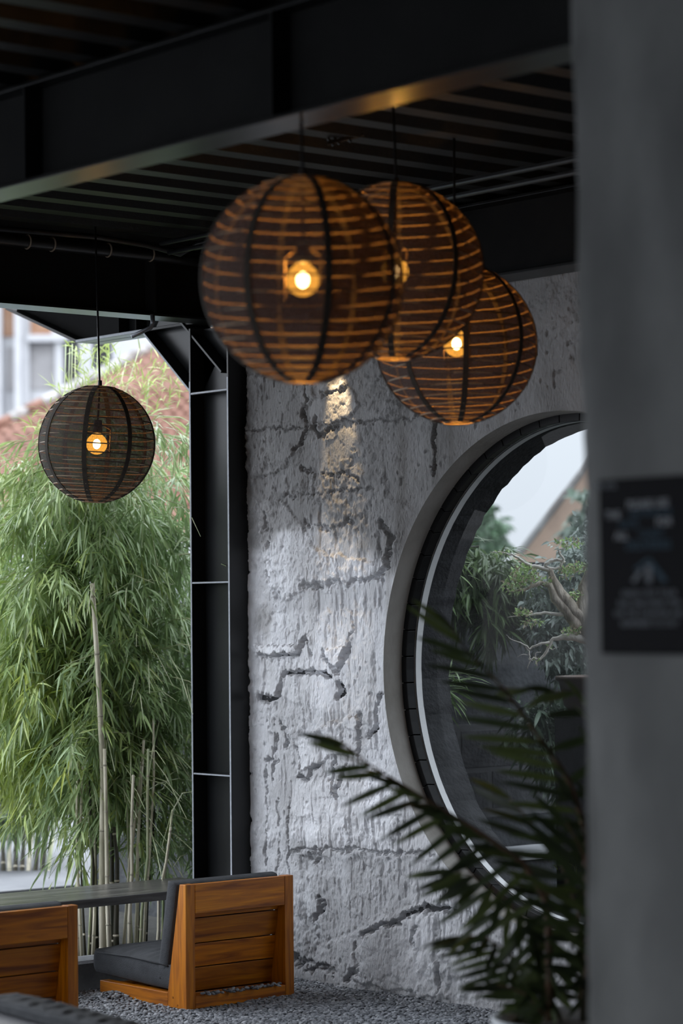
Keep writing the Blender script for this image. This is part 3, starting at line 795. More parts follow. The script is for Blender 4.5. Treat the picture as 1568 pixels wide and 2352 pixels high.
# ================================================================== LANTERNS
NR = 18
def lantern(loc, D, rotz, tilt, top_z, label, watts):
    R = D/2
    root = thing('paper_lantern'.replace('paper', 'fabric'), label, 'lantern', loc, 0, 'round fabric lanterns on cords')
    root.rotation_euler = (tilt[0], tilt[1], rotz)
    cut = 0.27
    def rf(w):                      # eight gores, a little flat between the ribs
        q = (w % (PI/4))-PI/8
        return 0.45*1.0+0.55*math.cos(PI/8)/math.cos(q)*1.0
    nphi, nth = 64, NR*4
    vs, uvs = [], []
    lat = np.linspace(cut, PI-cut*0.75, nth+1)
    for i, a in enumerate(lat):
        fr = (i % 4)/4.0
        sag = 1-0.006*math.sin(PI*fr)
        for k in range(nphi+1):
            w = 2*PI*k/nphi; wv = rf(w)*sag*(1+0.004*math.sin(5*w+a*7))
            vs.append((R*math.sin(a)*wv*math.cos(w), R*math.sin(a)*wv*math.sin(w), R*math.cos(a)))
            uvs.append((k/nphi*2, i/nth))
    n1 = nphi+1
    fs = [(i*n1+k, i*n1+k+1, (i+1)*n1+k+1, (i+1)*n1+k) for i in range(nth) for k in range(nphi)]
    me = bpy.data.meshes.new('shade'); me.from_pydata(vs, [], fs)
    L = me.uv_layers.new(name='weave')
    for l in me.loops: L.data[l.index].uv = uvs[l.vertex_index]
    link('shade', me, FABRIC, root, True)
    r0 = R*0.988
    for i in range(0, nth+1, 4):
        a = lat[i]
        MB().ring((0, 0, R*math.cos(a)), r0*math.sin(a), 0.0028, n=48, k=5, rfun=rf).build('wire_ring', WIRE, root, smooth=True)
    for k in range(8):
        w = k*PI/4
        pts = []
        mb = MB(); vv = []
        for a in np.linspace(cut, PI-cut*0.75, 25):
            for s in (-1, 1):
                for rr in (0.992, 1.004):
                    ww = w+s*0.0095/max(R*math.sin(a), .02)
                    vv.append((R*rr*math.sin(a)*math.cos(ww), R*rr*math.sin(a)*math.sin(ww), R*rr*math.cos(a)))
        ff = []
        for i in range(24):
            a_, b_ = 4*i, 4*i+4
            for p, q in ((0, 1), (1, 3), (3, 2), (2, 0)): ff.append((a_+p, a_+q, b_+q, b_+p))
        mb.add(vv, ff).build('rib', RIB, root)
    # loose threads along the outline
    tv, tf = [], []
    for _ in range(700):
        a = random.uniform(cut, PI-cut); w = random.uniform(0, 2*PI)
        n = np.array([math.sin(a)*math.cos(w), math.sin(a)*math.sin(w), math.cos(a)]); p = n*R*rf(w)*0.998
        q = p+n*random.uniform(.003, .011)+np.random.default_rng(len(tv)).normal(0, .003, 3)+np.array([0, 0, -.003])
        s = np.cross(n, (0.3, 0.2, 0.9)); s = s/np.linalg.norm(s)*0.0005
        b = len(tv); tv += [p-s, p+s, q]; tf.append((b, b+1, b+2))
    fz = MB().add(tv, tf).build('loose_threads', RIB, root); fz['kind'] = 'stuff'
    # cord, socket, spreader wires, bulb
    inv = (Matrix.Rotation(rotz, 3, 'Z') @ Matrix.Rotation(tilt[1], 3, 'Y') @ Matrix.Rotation(tilt[0], 3, 'X')).inverted()
    topw = inv @ (Vector((0, 0, top_z-loc[2])))
    zc = R*math.cos(cut)
    MB().tube([(0, 0, 0.10), (0, 0, zc), tuple(topw)], 0.0042, 8).build('cord', CORD, root, smooth=True)
    MB().lathe([(0.0, zc+0.030), (0.008, zc+0.028), (0.010, zc-0.004), (0.0, zc-0.006)], 12).build('cord_grip', SOCKET, root, smooth=True)
    MB().lathe([(0.0, 0.100), (0.017, 0.098), (0.020, 0.05), (0.017, 0.043), (0.0, 0.043)], 16).build('socket', SOCKET, root, smooth=True)
    rt = R*math.sin(cut)
    for s in (-1, 1):
        MB().tube([(s*0.018, 0, 0.08), (s*0.055, 0, 0.06), (s*0.055, 0, -0.055)], 0.0022, 6).build('spreader', WIRE, root, smooth=True)
        MB().tube([(0, 0, zc), (s*rt, 0, zc)], 0.002, 6).build('crossbar', WIRE, root, smooth=True)
    br = 0.043
    prof = [(0.0, -br)]+[(br*math.sin(t), -br*math.cos(t)) for t in np.linspace(0.15, 2.55, 16)]+[(0.016, 0.046)]
    bulb = MB().lathe(prof, 24).build('bulb', BULBGLASS, root, smooth=True)
    MB().lathe([(0, -0.021)]+[(0.0165*math.sin(t), -0.021*math.cos(t)) for t in np.linspace(0.2, PI-.2, 8)]+[(0, 0.021)], 14).build('filament', BULBCORE, bulb, smooth=True)
    ld = bpy.data.lights.new('bulb_light', 'POINT'); ld.energy = watts; ld.color = (1.0, 0.44, 0.07); ld.shadow_soft_size = 0.02
    lo = bpy.data.objects.new('bulb_light', ld); COL.objects.link(lo); lo.parent = root; lo.location = (0, 0, 0.0)
    return root
def px_lantern(px, py, wpx, D):
    return tuple(at(px, py, FPX*D/wpx))
W_ = 75.0
lantern(px_lantern(695, 643, 481, 0.545), 0.545, math.radians(20), (0.03, 0.03), BZ0, 'largest amber fabric lantern, hanging below the beam in front of two others', W_)
lantern(px_lantern(906, 624, 412, 0.545), 0.545, math.radians(1), (-0.04, 0.0), DZ, 'amber fabric lantern half hidden behind the largest lantern', W_)
lantern(px_lantern(1048, 790, 374, 0.545), 0.545, math.radians(9), (-0.02, -0.03), DZ, 'lowest amber fabric lantern of the overlapping three, against the plastered wall', W_)
lantern(px_lantern(222, 1020, 272, 0.483), 0.483, math.radians(44), (0.0, 0.06), DZ, 'small grey fabric lantern hanging alone before the bamboo', W_*0.17)

# ---- spotlight washing the wall, fixed under the wall-top beam
sp = thing('wall_spotlight', 'small black downlight under the beam washing the plastered wall', 'spotlight', (-8.13, 6.662, BZ0))
MB().lathe([(0, 0), (0.03, 0), (0.03, -0.006), (0.012, -0.008), (0.012, -0.016), (0.030, -0.02), (0.032, -0.075), (0.028, -0.075), (0.024, -0.04), (0, -0.04)], 20).build('body', SPOTM, sp, smooth=True)
MB().lathe([(0, -0.045), (0.022, -0.046), (0.022, -0.05), (0, -0.051)], 16).build('lens', emit_mat('spot_lens', (1, 0.78, 0.5), 8), sp)
ld = bpy.data.lights.new('spot_light', 'SPOT'); ld.energy = 25; ld.color = (1.0, 0.72, 0.40); ld.spot_size = math.radians(30); ld.spot_blend = 0.5; ld.shadow_soft_size = 0.015
lo = bpy.data.objects.new('spot_light', ld); COL.objects.link(lo); lo.parent = sp; lo.location = (0, 0, -0.08); lo.rotation_euler = (math.radians(17), 0, 0)

# ================================================================== CEILING SERVICES
def pipe(pts, r, label, name='conduit', m=PIPE, group=None, cat='pipe', n=8):
    o = MB().tube(pts, r, n).build(name, m, None, smooth=True)
    return tag(o, label, cat, group)
pipe([(-8.45, 6.10, 3.096), (-3.0, 6.10, 3.096)], 0.011, 'upper one of two thin conduits under the deck beside the pillar', 'conduit')
pipe([(-8.45, 6.14, 3.060), (-3.0, 6.14, 3.060)], 0.010, 'lower one of two thin conduits under the deck beside the pillar', 'conduit')
wp = pipe([(-8.72, -3.5, 3.095), (-8.72, 3.0, 3.10), (-8.72, 5.0, 3.095), (-8.72, 6.3, 3.09), (-8.70, 6.62, 3.08)], 0.026, 'thick wrapped black pipe running along the top of the open side beam', 'wrapped_pipe')
pipe([(-8.66, 5.2, 3.12), (-8.62, 5.9, 3.125), (-8.55, 6.1, 3.10), (-8.45, 6.2, 3.06), (-8.40, 6.25, 3.10), (-8.2, 6.32, 3.13)], 0.012, 'drooping black cable loop under the deck above the column', 'cable', cat='cable')
pipe([tuple(on_x(350, 722, -8.75)), tuple(on_x(351, 742, -8.75)), tuple(on_x(346, 753, -8.76)), tuple(on_x(302, 773, -8.80))], 0.010, 'short bent metal pipe below the open side beam beside the knee brace', 'bent_pipe', mat('bent_pipe_metal', (0.16, 0.17, 0.19), rough=0.35, metal=0.7))
pipe([(-8.60, 2.6, 3.11), (-5.9, 2.6, 3.11), (-4.0, 2.6, 3.11)], 0.018, 'conduit crossing the deck nearer than the front beam', 'conduit')
# cable clips on the wrapped pipe
CLIP = mat('clip_tape', (0.25, 0.2, 0.15), rough=0.7)
for y in (5.62, 5.74, 6.02, 6.24):
    MB().ring((-8.72, y, 3.093), 0.028, 0.004, n=18, k=5, axis='y').build('pipe_clip', CLIP, wp)
# hooked bracket under the deck
hk = MB()
p0 = at(752, 322, 8.4)
for dx in (0, 14, 40):
    hk.tube([at(752+dx, 318-dx*.2, 8.4), at(766+dx, 334-dx*.2, 8.4)], 0.005, 6)
hk.tube([at(752, 330, 8.4), at(835, 308, 8.4)], 0.008, 6)
tag(hk.build('hanger_bracket', PIPE), 'small dark bracket under the deck between the two nearer lantern cords', 'bracket')

# ================================================================== NOTICE
def notice():
    x0, yf = -3.509, 3.57
    pz = [on_y(1375, 1103, yf-0.01), on_y(1385, 1502, yf-0.01)]
    ztop, zbot = pz[0][2], pz[1][2]
    w = 0.262
    xl = (pz[0][0]+pz[1][0])/2
    root = thing('notice_board', 'black notice with white and teal lettering on the concrete pillar', 'sign', (xl+w/2, yf-0.008, (ztop+zbot)/2))
    h = ztop-zbot
    MB().box(-w/2, w/2, -0.006, 0.004, -h/2, h/2).build('board', SLATE, root, bevel=0.002)
    def text(body, x, z, size, m, align='CENTER', space=1.0):
        c = bpy.data.curves.new('lettering', 'FONT'); c.body = body; c.size = size; c.align_x = align; c.extrude = 0.0004; c.resolution_u = 3; c.space_character = space
        c.offset = size*0.018
        c.materials.append(m)
        tmp = bpy.data.objects.new('lettering_curve', c); COL.objects.link(tmp)
        me = bpy.data.meshes.new_from_object(tmp.evaluated_get(bpy.context.evaluated_depsgraph_get()))
        bpy.data.objects.remove(tmp); me.name = 'lettering'; me.materials.clear(); me.materials.append(m)
        o = bpy.data.objects.new('lettering', me); COL.objects.link(o); o.parent = root
        o.location = (x, -0.0068, z); o.rotation_euler = (PI/2, 0, 0)
        return o
    k = h/400.0                          # picture rows on the board
    def zz(py): return h/2-(py-1103)*k
    s = 0.0215
    text('PLEASE USE', 0.0, zz(1172), s, SIGNW)
    text('THE', -0.112, zz(1194), s, SIGNW, 'LEFT'); text('ENTRANCE', -0.048, zz(1192), s, SIGNT, 'LEFT')
    text('GATE', -0.078, zz(1216), s, SIGNT, 'LEFT'); text('FOR', 0.022, zz(1214), s, SIGNW, 'LEFT')
    text('ALL', -0.088, zz(1242), s, SIGNW, 'LEFT'); text('GUEST', -0.022, zz(1240), s, SIGNT, 'LEFT')
    text('DELIVERIES', 0.0, zz(1266), s*1.12, SIGNT)
    for i, line in enumerate(('KINDLY PUT YOUR', 'BAG AND EVERY ITEM', 'ON THE COUNTER AND', 'REMEMBER TO STAY', 'ON SITE.')):
        text(line, 0.0, zz(1372+i*22.5), 0.0165, SIGNG)
    # emblem: two figures under a gable
    e = MB()
    def tri(pts): e.add([(x, -0.0069, z) for x, z in pts]+[(x, -0.0074, z) for x, z in pts], [tuple(range(len(pts)-1, -1, -1)), tuple(range(len(pts), 2*len(pts)))]+[(i, (i+1) % len(pts), len(pts)+(i+1) % len(pts), len(pts)+i) for i in range(len(pts))])
    zc = zz(1325)
    tri([(-0.045, zc-.010), (-.020, zc+.014), (-.014, zc+.009), (-.036, zc-.014)])
    tri([(-0.006, zc-.014), (.008, zc-.014), (.008, zc+.02), (-.006, zc+.02)])
    e.build('emblem', SIGNG, root)
    e = MB()
    tri([(-0.04, zc+.012), (0.0, zc+.034), (.006, zc+.030), (-.03, zc+.010)]); tri([(0.004, zc+.034), (0.05, zc-.012), (.036, zc-.014), (.004, zc+.02)])
    e.build('emblem', SIGNT, root)
    MB().lathe([(0, 0), (.005, 0), (.005, .002), (0, .003)], 14).build('corner_stud', SIGNG, root)
    st = root.children[-1]; st.location = (-w/2+0.018, -0.006, h/2-0.018); st.rotation_euler = (PI/2, 0, 0)
notice()

# ================================================================== CHAIRS
def cushion(mb_dims, seams, axis, puff=0.012, n=40):
    """rounded cushion: box lx,ly,lz centred; subtle puff and cross seams on the two big faces"""
    lx, ly, lz = mb_dims
    bm = bmesh.new()
    bmesh.ops.create_cube(bm, size=1)
    bmesh.ops.subdivide_edges(bm, edges=bm.edges, cuts=n, use_grid_fill=True)
    big = axis
    for v in bm.verts:
        c = v.co.copy()
        u = [c[i]*2 for i in range(3)]
        o = [i for i in range(3) if i != big]
        e0, e1 = abs(u[o[0]]), abs(u[o[1]])
        prof = max(0.0, 1-e0**5)*max(0.0, 1-e1**5)
        s = 1.0
        th = (0.70+0.30*prof)
        wob = 0.0
        if seams:
            ph = (u[o[seams[1]]]*0.5+0.5)*seams[0]
            wob = -seams[2]*math.exp(-((ph-round(ph))/0.13)**2)*(1 if abs(u[big]) > 0.9 else 0)*prof
            wob += 0.0015*math.sin(ph*9+u[o[1-seams[1]]]*6)*prof
        q = [0, 0, 0]
        d = (lx, ly, lz)
        q[big] = c[big]*d[big]*th+(wob if c[big] > 0 else -wob)+puff*prof*(1 if c[big] > 0 else -1)*0.5
        for i in o:
            rnd = 1-0.03*abs(u[big])**3
            q[i] = c[i]*d[i]*rnd
        v.co = q
    me = bpy.data.meshes.new('cushion'); bm.to_mesh(me); bm.free()
    return me
CH_W, CH_H = 0.545, 0.49
SEAT_ME = cushion((0.55, CH_W-0.02, 0.135), (9, 0, 0.005), 2)
BACK_ME = cushion((0.085, CH_W-0.02, 0.40), (3, 1, 0.003), 0)
def floor_chair(loc, rotz, label, group='teak floor chairs'):
    """local: sitter faces -x, rear face at x=0, width along y from 0 to CH_W"""
    root = thing('floor_chair', label, 'chair', loc, rotz, group)
    T = 0.045
    for y0 in (0.0, CH_W-T):
        MB().prism_y([(0, 0.0), (0, CH_H), (-0.040, CH_H), (-0.125, 0.055), (-0.125, 0)], y0, y0+T).build('back_post', TEAK, root, bevel=0.002, grain=2)
        MB().box(-0.60, -0.1255, y0, y0+T, 0.0, 0.056).build('side_rail', TEAK, root, bevel=0.002, grain=0)
        for z in (0.012, 0.040):
            MB().lathe([(0, 0.0), (0.0045, 0.0), (0.0045, .0015), (0, .002)], 10).build('wood_plug', TEAK, root, grain=0)
            q = root.children[-1]; q.location = (-0.06-0.03*(z > .02), y0 if y0 == 0 else y0+T, z); q.rotation_euler = ((PI/2) if y0 == 0 else -PI/2, 0, 0)
    yi0, yi1 = T+0.0008, CH_W-T-0.0008
    MB().box(-0.022, 0.0, yi0, yi1, 0.372, CH_H).build('crest_rail', TEAK, root, bevel=0.0025, grain=1)
    MB().box(-0.034, 0.0, yi0, yi1, 0.0, 0.050).build('base_rail', TEAK, root, bevel=0.0025, grain=1)
    zs = [0.052, 0.150, 0.247, 0.350, 0.432]
    def xf(z): return -0.040-(CH_H-z)/(CH_H-.055)*0.072
    for a, b in zip(zs[:-1], zs[1:]):
        a2, b2 = a+0.0022, b-0.0022
        MB().hexa([(xf(a2), yi0, a2), (xf(a2)+.018, yi0, a2), (xf(a2)+.018, yi1, a2), (xf(a2), yi1, a2),
                   (xf(b2), yi0, b2), (xf(b2)+.018, yi0, b2), (xf(b2)+.018, yi1, b2), (xf(b2), yi1, b2)]).build('back_slat', TEAK, root, bevel=0.0015, grain=1)
    for i in range(5):
        x = -0.56+i*0.098
        MB().box(x, x+.075, T+.001, CH_W-T-.001, 0.030, 0.048).build('seat_slat', TEAK, root, bevel=0.0015, grain=1)
    s = link('seat_cushion', SEAT_ME, CUSH, root, True); s.location = (-0.385, CH_W/2, 0.122); s.rotation_euler = (0, math.radians(2), 0)
    b = link('back_cushion', BACK_ME, CUSH, root, True); b.location = (-0.150, CH_W/2, 0.298); b.rotation_euler = (0, math.radians(11.5), 0)
    # piping along the cushion edges
    mb = MB()
    for yy in (-1, 1):
        mb.tube([(-0.64, CH_W/2+yy*(CH_W/2-.012), 0.165), (-0.4, CH_W/2+yy*(CH_W/2-.012), 0.170), (-0.14, CH_W/2+yy*(CH_W/2-.012), 0.158)], 0.0035, 6)
    mb.build('piping', CUSH, root, smooth=True)
    return root
floor_chair((-8.08, 5.93, 0.0), 0, 'teak floor chair with charcoal cushions standing whole beside the plastered wall')
floor_chair((-7.81, 4.695, 0.0), 0, 'teak floor chair cut off by the picture edge, its plank back turned to the camera')
# cushioned bench nearest the camera, only a corner of it in the picture
def bench():
    A, B = on_z(42, 2276, 0.44), on_z(340, 2352, 0.44)
    e = unit_(B-A); nrm = np.array([e[1], -e[0], 0])
    L_, Dp = 1.10, 0.115
    c = A+e*(L_/2-0.02)+nrm*Dp/2
    root = thing('cushioned_bench', 'blurred charcoal ribbed bench cushion on a pale base, nearest the camera', 'bench', (c[0], c[1], 0), math.atan2(e[1], e[0]))
    me = cushion((L_, Dp, 0.046), (11, 0, 0.011), 2, n=70)
    o = link('cushion', me, CUSH, root, True); o.location = (0, 0, 0.418)
    MB().tube([(-L_/2+.012, -Dp/2+.003, .424), (0, -Dp/2+.001, .427), (L_/2-.012, -Dp/2+.003, .424)], .004, 6).build('piping', CUSH, root, smooth=True)
    MB().box(-L_/2+.01, L_/2-.01, -Dp/2-.26, Dp/2-.01, 0.31, 0.394).build('base_slab', mat('pale_stone', (0.24, 0.24, 0.255), (0.30, 0.30, 0.315), rough=0.5, scale=4), root, bevel=0.005)
    for x in (-.40, .40):
        MB().box(x-.05, x+.05, -Dp/2-.2, Dp/2-.03, -0.01, 0.31).build('leg', STEEL, root)
def unit_(a): return a/np.linalg.norm(a)
bench()

# ---- long counter along the open side
TZ = 0.385
ct = thing('counter_table', 'long dark wooden counter along the open side behind the floor chairs', 'table', (-8.93, 5.0, 0))
MB().box(-9.17, -8.735, 1.5, 6.695, TZ-0.036, TZ).build('table_top', TABLETOP, ct, bevel=0.003, world=True)
for y in (2.0, 3.6, 5.12, 6.645):
    MB().box(-9.06, -8.83, y-.03, y+.03, -0.01, TZ-.036).build('leg', STEEL, ct, world=True)

# ================================================================== OUTSIDE GROUND, KERBS, WALLS
struct(MB().box(-80, -9.0, -40, 60, -0.20, -0.05).build('ground_outside', GROUND))
struct(MB().box(-8.99, XR+30, WY+0.34, 60, -0.20, -0.02).build('ground_garden', SOILG))
struct(MB().box(-8.99, -8.885, 2.0, 7.2, -0.15, 0.095).build('kerb', KERBD))
kb = hub('kerb_coping', (-8.94, 5.5, .095)); struct(kb)
y = 2.0
while y < 7.1:
    L_ = 0.48
    MB().box(-9.03, -8.885, y+.003, min(y+L_, 7.15), 0.093, 0.108).build('kerb_stone', KERB, kb, bevel=0.004, world=True); y += L_
struct(MB().box(-11.8, -8.99, 4.0, 7.55, -0.19, 0.02).build('planting_bed', SOILG))
struct(MB().box(-11.35, -9.4, 7.70, 7.85, -0.2, 1.62).build('wall_boundary', GARDENWALL))
# garden wall seen through the window, rendered above, bare blocks below
struct(MB().box(-9.05, -8.92, WY+.34, 16, -0.1, 1.80).build('wall_garden', GARDENWALL))
gb = struct(hub('wall_garden_blocks', (-8.91, 9, 0.5)))
zb = 0.60
for row in range(2):
    y = WY+0.36+(0.2 if row else 0)
    while y < 11.6:
        MB().box(-8.925, -8.905, y+.012, y+.388, zb+row*.2+.010, zb+row*.2+.19).build('block', BLOCKM, gb, bevel=0.004, world=True); y += .40
struct(MB().box(-8.922, -8.908, WY+.36, 11.7, .57, 1.02).build('block_mortar', JOINTM))
# pale ledge in the garden
lg = thing('garden_ledge', 'pale concrete ledge below the garden wall, seen through the round window', 'ledge', (-8.7, 9, 0))
def ledge():
    x, a = -8.62, (0, 8.19)
    MB().box(-8.915, x, a[1]-0.02, 14, 0.385, 0.42).build('coping', mat('ledge_pale', (0.55, .56, .58), (.72, .73, .75), rough=.7, scale=5), lg, bevel=0.004, world=True)
    MB().box(-8.915, x-.03, a[1], 14, -0.02, 0.385).build('base', GARDENWALL, lg, world=True)
ledge()

# ================================================================== LEAVES
def leaf_arrays(P, D, Nn, L, W, tint, droop):
    """P base, D unit direction, Nn approx up normal, L length, W width -> folded six-facet leaves"""
    n = len(P)
    S = np.cross(D, Nn); S /= np.linalg.norm(S, axis=1, keepdims=True)+1e-9
    U = np.cross(S, D)
    def pt(t, w, fold):
        return P+D*(L*t)[:, None]+S*(W*w)[:, None]+U*(W*fold)[:, None]+np.array([0, 0, -1.0])*(droop*L*t*t)[:, None]
    V = np.stack([pt(0, 0, 0), pt(.28, -.5, .18), pt(.28, 0, 0), pt(.28, .5, .18), pt(.62, -.40, .14), pt(.62, 0, 0), pt(.62, .40, .14), pt(1.0, 0, 0)], 1) if False else None
    o = lambda t: np.full(n, t)
    V = np.stack([pt(o(0.), o(0.), o(0.)), pt(o(.28), o(-.5), o(.18)), pt(o(.28), o(0.), o(0.)), pt(o(.28), o(.5), o(.18)),
                  pt(o(.62), o(-.4), o(.14)), pt(o(.62), o(0.), o(0.)), pt(o(.62), o(.4), o(.14)), pt(o(1.), o(0.), o(0.))], 1)
    b = (np.arange(n)*8)[:, None]
    tri = np.concatenate([b+np.array(q) for q in ((0, 1, 2), (0, 2, 3), (4, 7, 5), (5, 7, 6))])
    quad = np.concatenate([b+np.array(q) for q in ((1, 4, 5, 2), (2, 5, 6, 3))])
    return V.reshape(-1, 3), tri, quad, np.repeat(tint, 8, axis=0)
def unit(a): return a/(np.linalg.norm(a, axis=-1, keepdims=True)+1e-12)
def sprigs(centres, outward, per=(5, 8), L=(0.07, 0.13), W=(0.008, 0.0125), down=0.5, spread=0.75, colours=None, rng=RNG):
    P, D, C = [], [], []
    for c, o, col in zip(centres, outward, colours):
        k = rng.integers(per[0], per[1]+1)
        sd = unit(o+rng.normal(0, .35, 3)+np.array([0, 0, -down*rng.uniform(.2, 1.2)]))
        for i in range(k):
            t = i/max(k-1, 1)
            P.append(c+sd*(0.10*t)); D.append(unit(sd+rng.normal(0, spread, 3)*np.array([1, 1, .7])*(1-.35*t)+np.array([0, 0, -.25]))); C.append(np.clip(np.array(col)*rng.uniform(.75, 1.25), 0, 1))
    P, D, C = np.array(P), np.array(D), np.array(C)
    n = len(P)
    Nn = unit(np.array([0, 0, 1.0])+rng.normal(0, .45, (n, 3)))
    return P, D, Nn, rng.uniform(*L, n), rng.uniform(*W, n), C, rng.uniform(.05, .45, n)
def foliage(name, data, m, parent, parts=0, part_name='leaf', origin=None):
    P, D, Nn, L, W, C, dr = data
    org = np.array(origin if origin is not None else (0, 0, 0))
    sel = np.zeros(len(P), bool)
    if parts:                                     # the leaves that show largest stay single objects
        d = (P-C0)@F_
        u = 784+FPX*((P-C0)@R_)/d; v = 1176-FPX*((P-C0)@UP)/((P-C0)@FW)
        ok = (u > 0) & (u < 1568) & (v > 0) & (v < 2352)
        score = np.where(ok, L/d+1e-3*(d.max()-d)/(np.ptp(d)+1e-6)*5, -1)
        sel[np.argsort(-score)[:parts]] = True
    V, tri, quad, T = leaf_arrays(P[~sel]-org, D[~sel], Nn[~sel], L[~sel], W[~sel], C[~sel], dr[~sel])
    o = np_mesh(name, V, [tri, quad], m, parent, False, T); o['kind'] = 'stuff'
    idx = np.where(sel)[0]
    if len(idx):
        cl = []
        for h in range(6):                          # six leaf meshes shared among all single leaves
            i = idx[h % len(idx)]
            vv, tt, qq, TT = leaf_arrays(np.zeros((1, 3)), np.array([[1., 0, 0]]), np.array([[0, 0, 1.]]), np.array([1.0]), np.array([0.10]), C[i:i+1], np.array([0.0]))
            vv[:, 2] -= (0.06+.05*h)*vv[:, 0]**2
            me_o = np_mesh(part_name, vv, [tt, qq], m, parent, False, TT); cl.append(me_o)
        for j, i in enumerate(idx):
            o2 = cl[j] if j < 6 else inst(cl[j % 6], parent)
            x = D[i]; s = unit(np.cross(Nn[i], x)); z = np.cross(x, s)
            w = W[i]/0.10
            M = Matrix(((x[0]*L[i], s[0]*w, z[0]*w, P[i][0]-org[0]), (x[1]*L[i], s[1]*w, z[1]*w, P[i][1]-org[1]), (x[2]*L[i], s[2]*w, z[2]*w, P[i][2]-org[2]), (0, 0, 0, 1)))
            o2.matrix_local = M
    return o
def poly_mask(u, v, poly):
    ins = np.zeros(len(u), bool); n = len(poly)
    for i in range(n):
        (ax, ay), (bx, by) = poly[i], poly[(i+1) % n]
        ins ^= ((ay > v) != (by > v)) & (u < (bx-ax)*(v-ay)/(by-ay+1e-9)+ax)
    return ins
def scatter(poly, n, d0, d1, rng=RNG, dens=None):
    xs = [p[0] for p in poly]; ys = [p[1] for p in poly]
    out = []
    while len(out) < n:
        u = rng.uniform(min(xs), max(xs), 4*n); v = rng.uniform(min(ys), max(ys), 4*n)
        k = poly_mask(u, v, poly)
        if dens is not None: k &= rng.random(len(u)) < dens(u, v)
        out += list(zip(u[k], v[k]))
    out = np.array(out[:n]); d = rng.uniform(d0, d1, n)
    return out, np.array([at(a, b, q) for (a, b), q in zip(out, d)]), d

def culm(parent, pts, r, m=CULM, node_gap=0.24, origin=(0, 0, 0), name='culm'):
    o = np.array(origin)
    pts = [np.array(p)-o for p in pts]
    c = MB().tube(pts, [r*(1-.35*i/(len(pts)-1)) for i in range(len(pts))], 9).build(name, m, parent, smooth=True)
    mb = MB()
    seg = [np.linalg.norm(b-a) for a, b in zip(pts[:-1], pts[1:])]; tot = sum(seg); s = random.uniform(.05, .2)
    while s < tot:
        acc = 0
        for i, L in enumerate(seg):
            if acc+L >= s:
                t = (s-acc)/L; q = pts[i]*(1-t)+pts[i+1]*t; dr = unit(pts[i+1]-pts[i]); rr = r*(1-.35*s/tot)
                mb.tube([q-dr*.005, q-dr*.001, q+dr*.001, q+dr*.005], [rr*.98, rr*1.16, rr*1.16, rr*.98], 9, False); break
            acc += L
        s += node_gap*random.uniform(.8, 1.2)
    if mb.v: mb.build('node_rings', NODE, c, smooth=True)['kind'] = 'stuff'
    return c

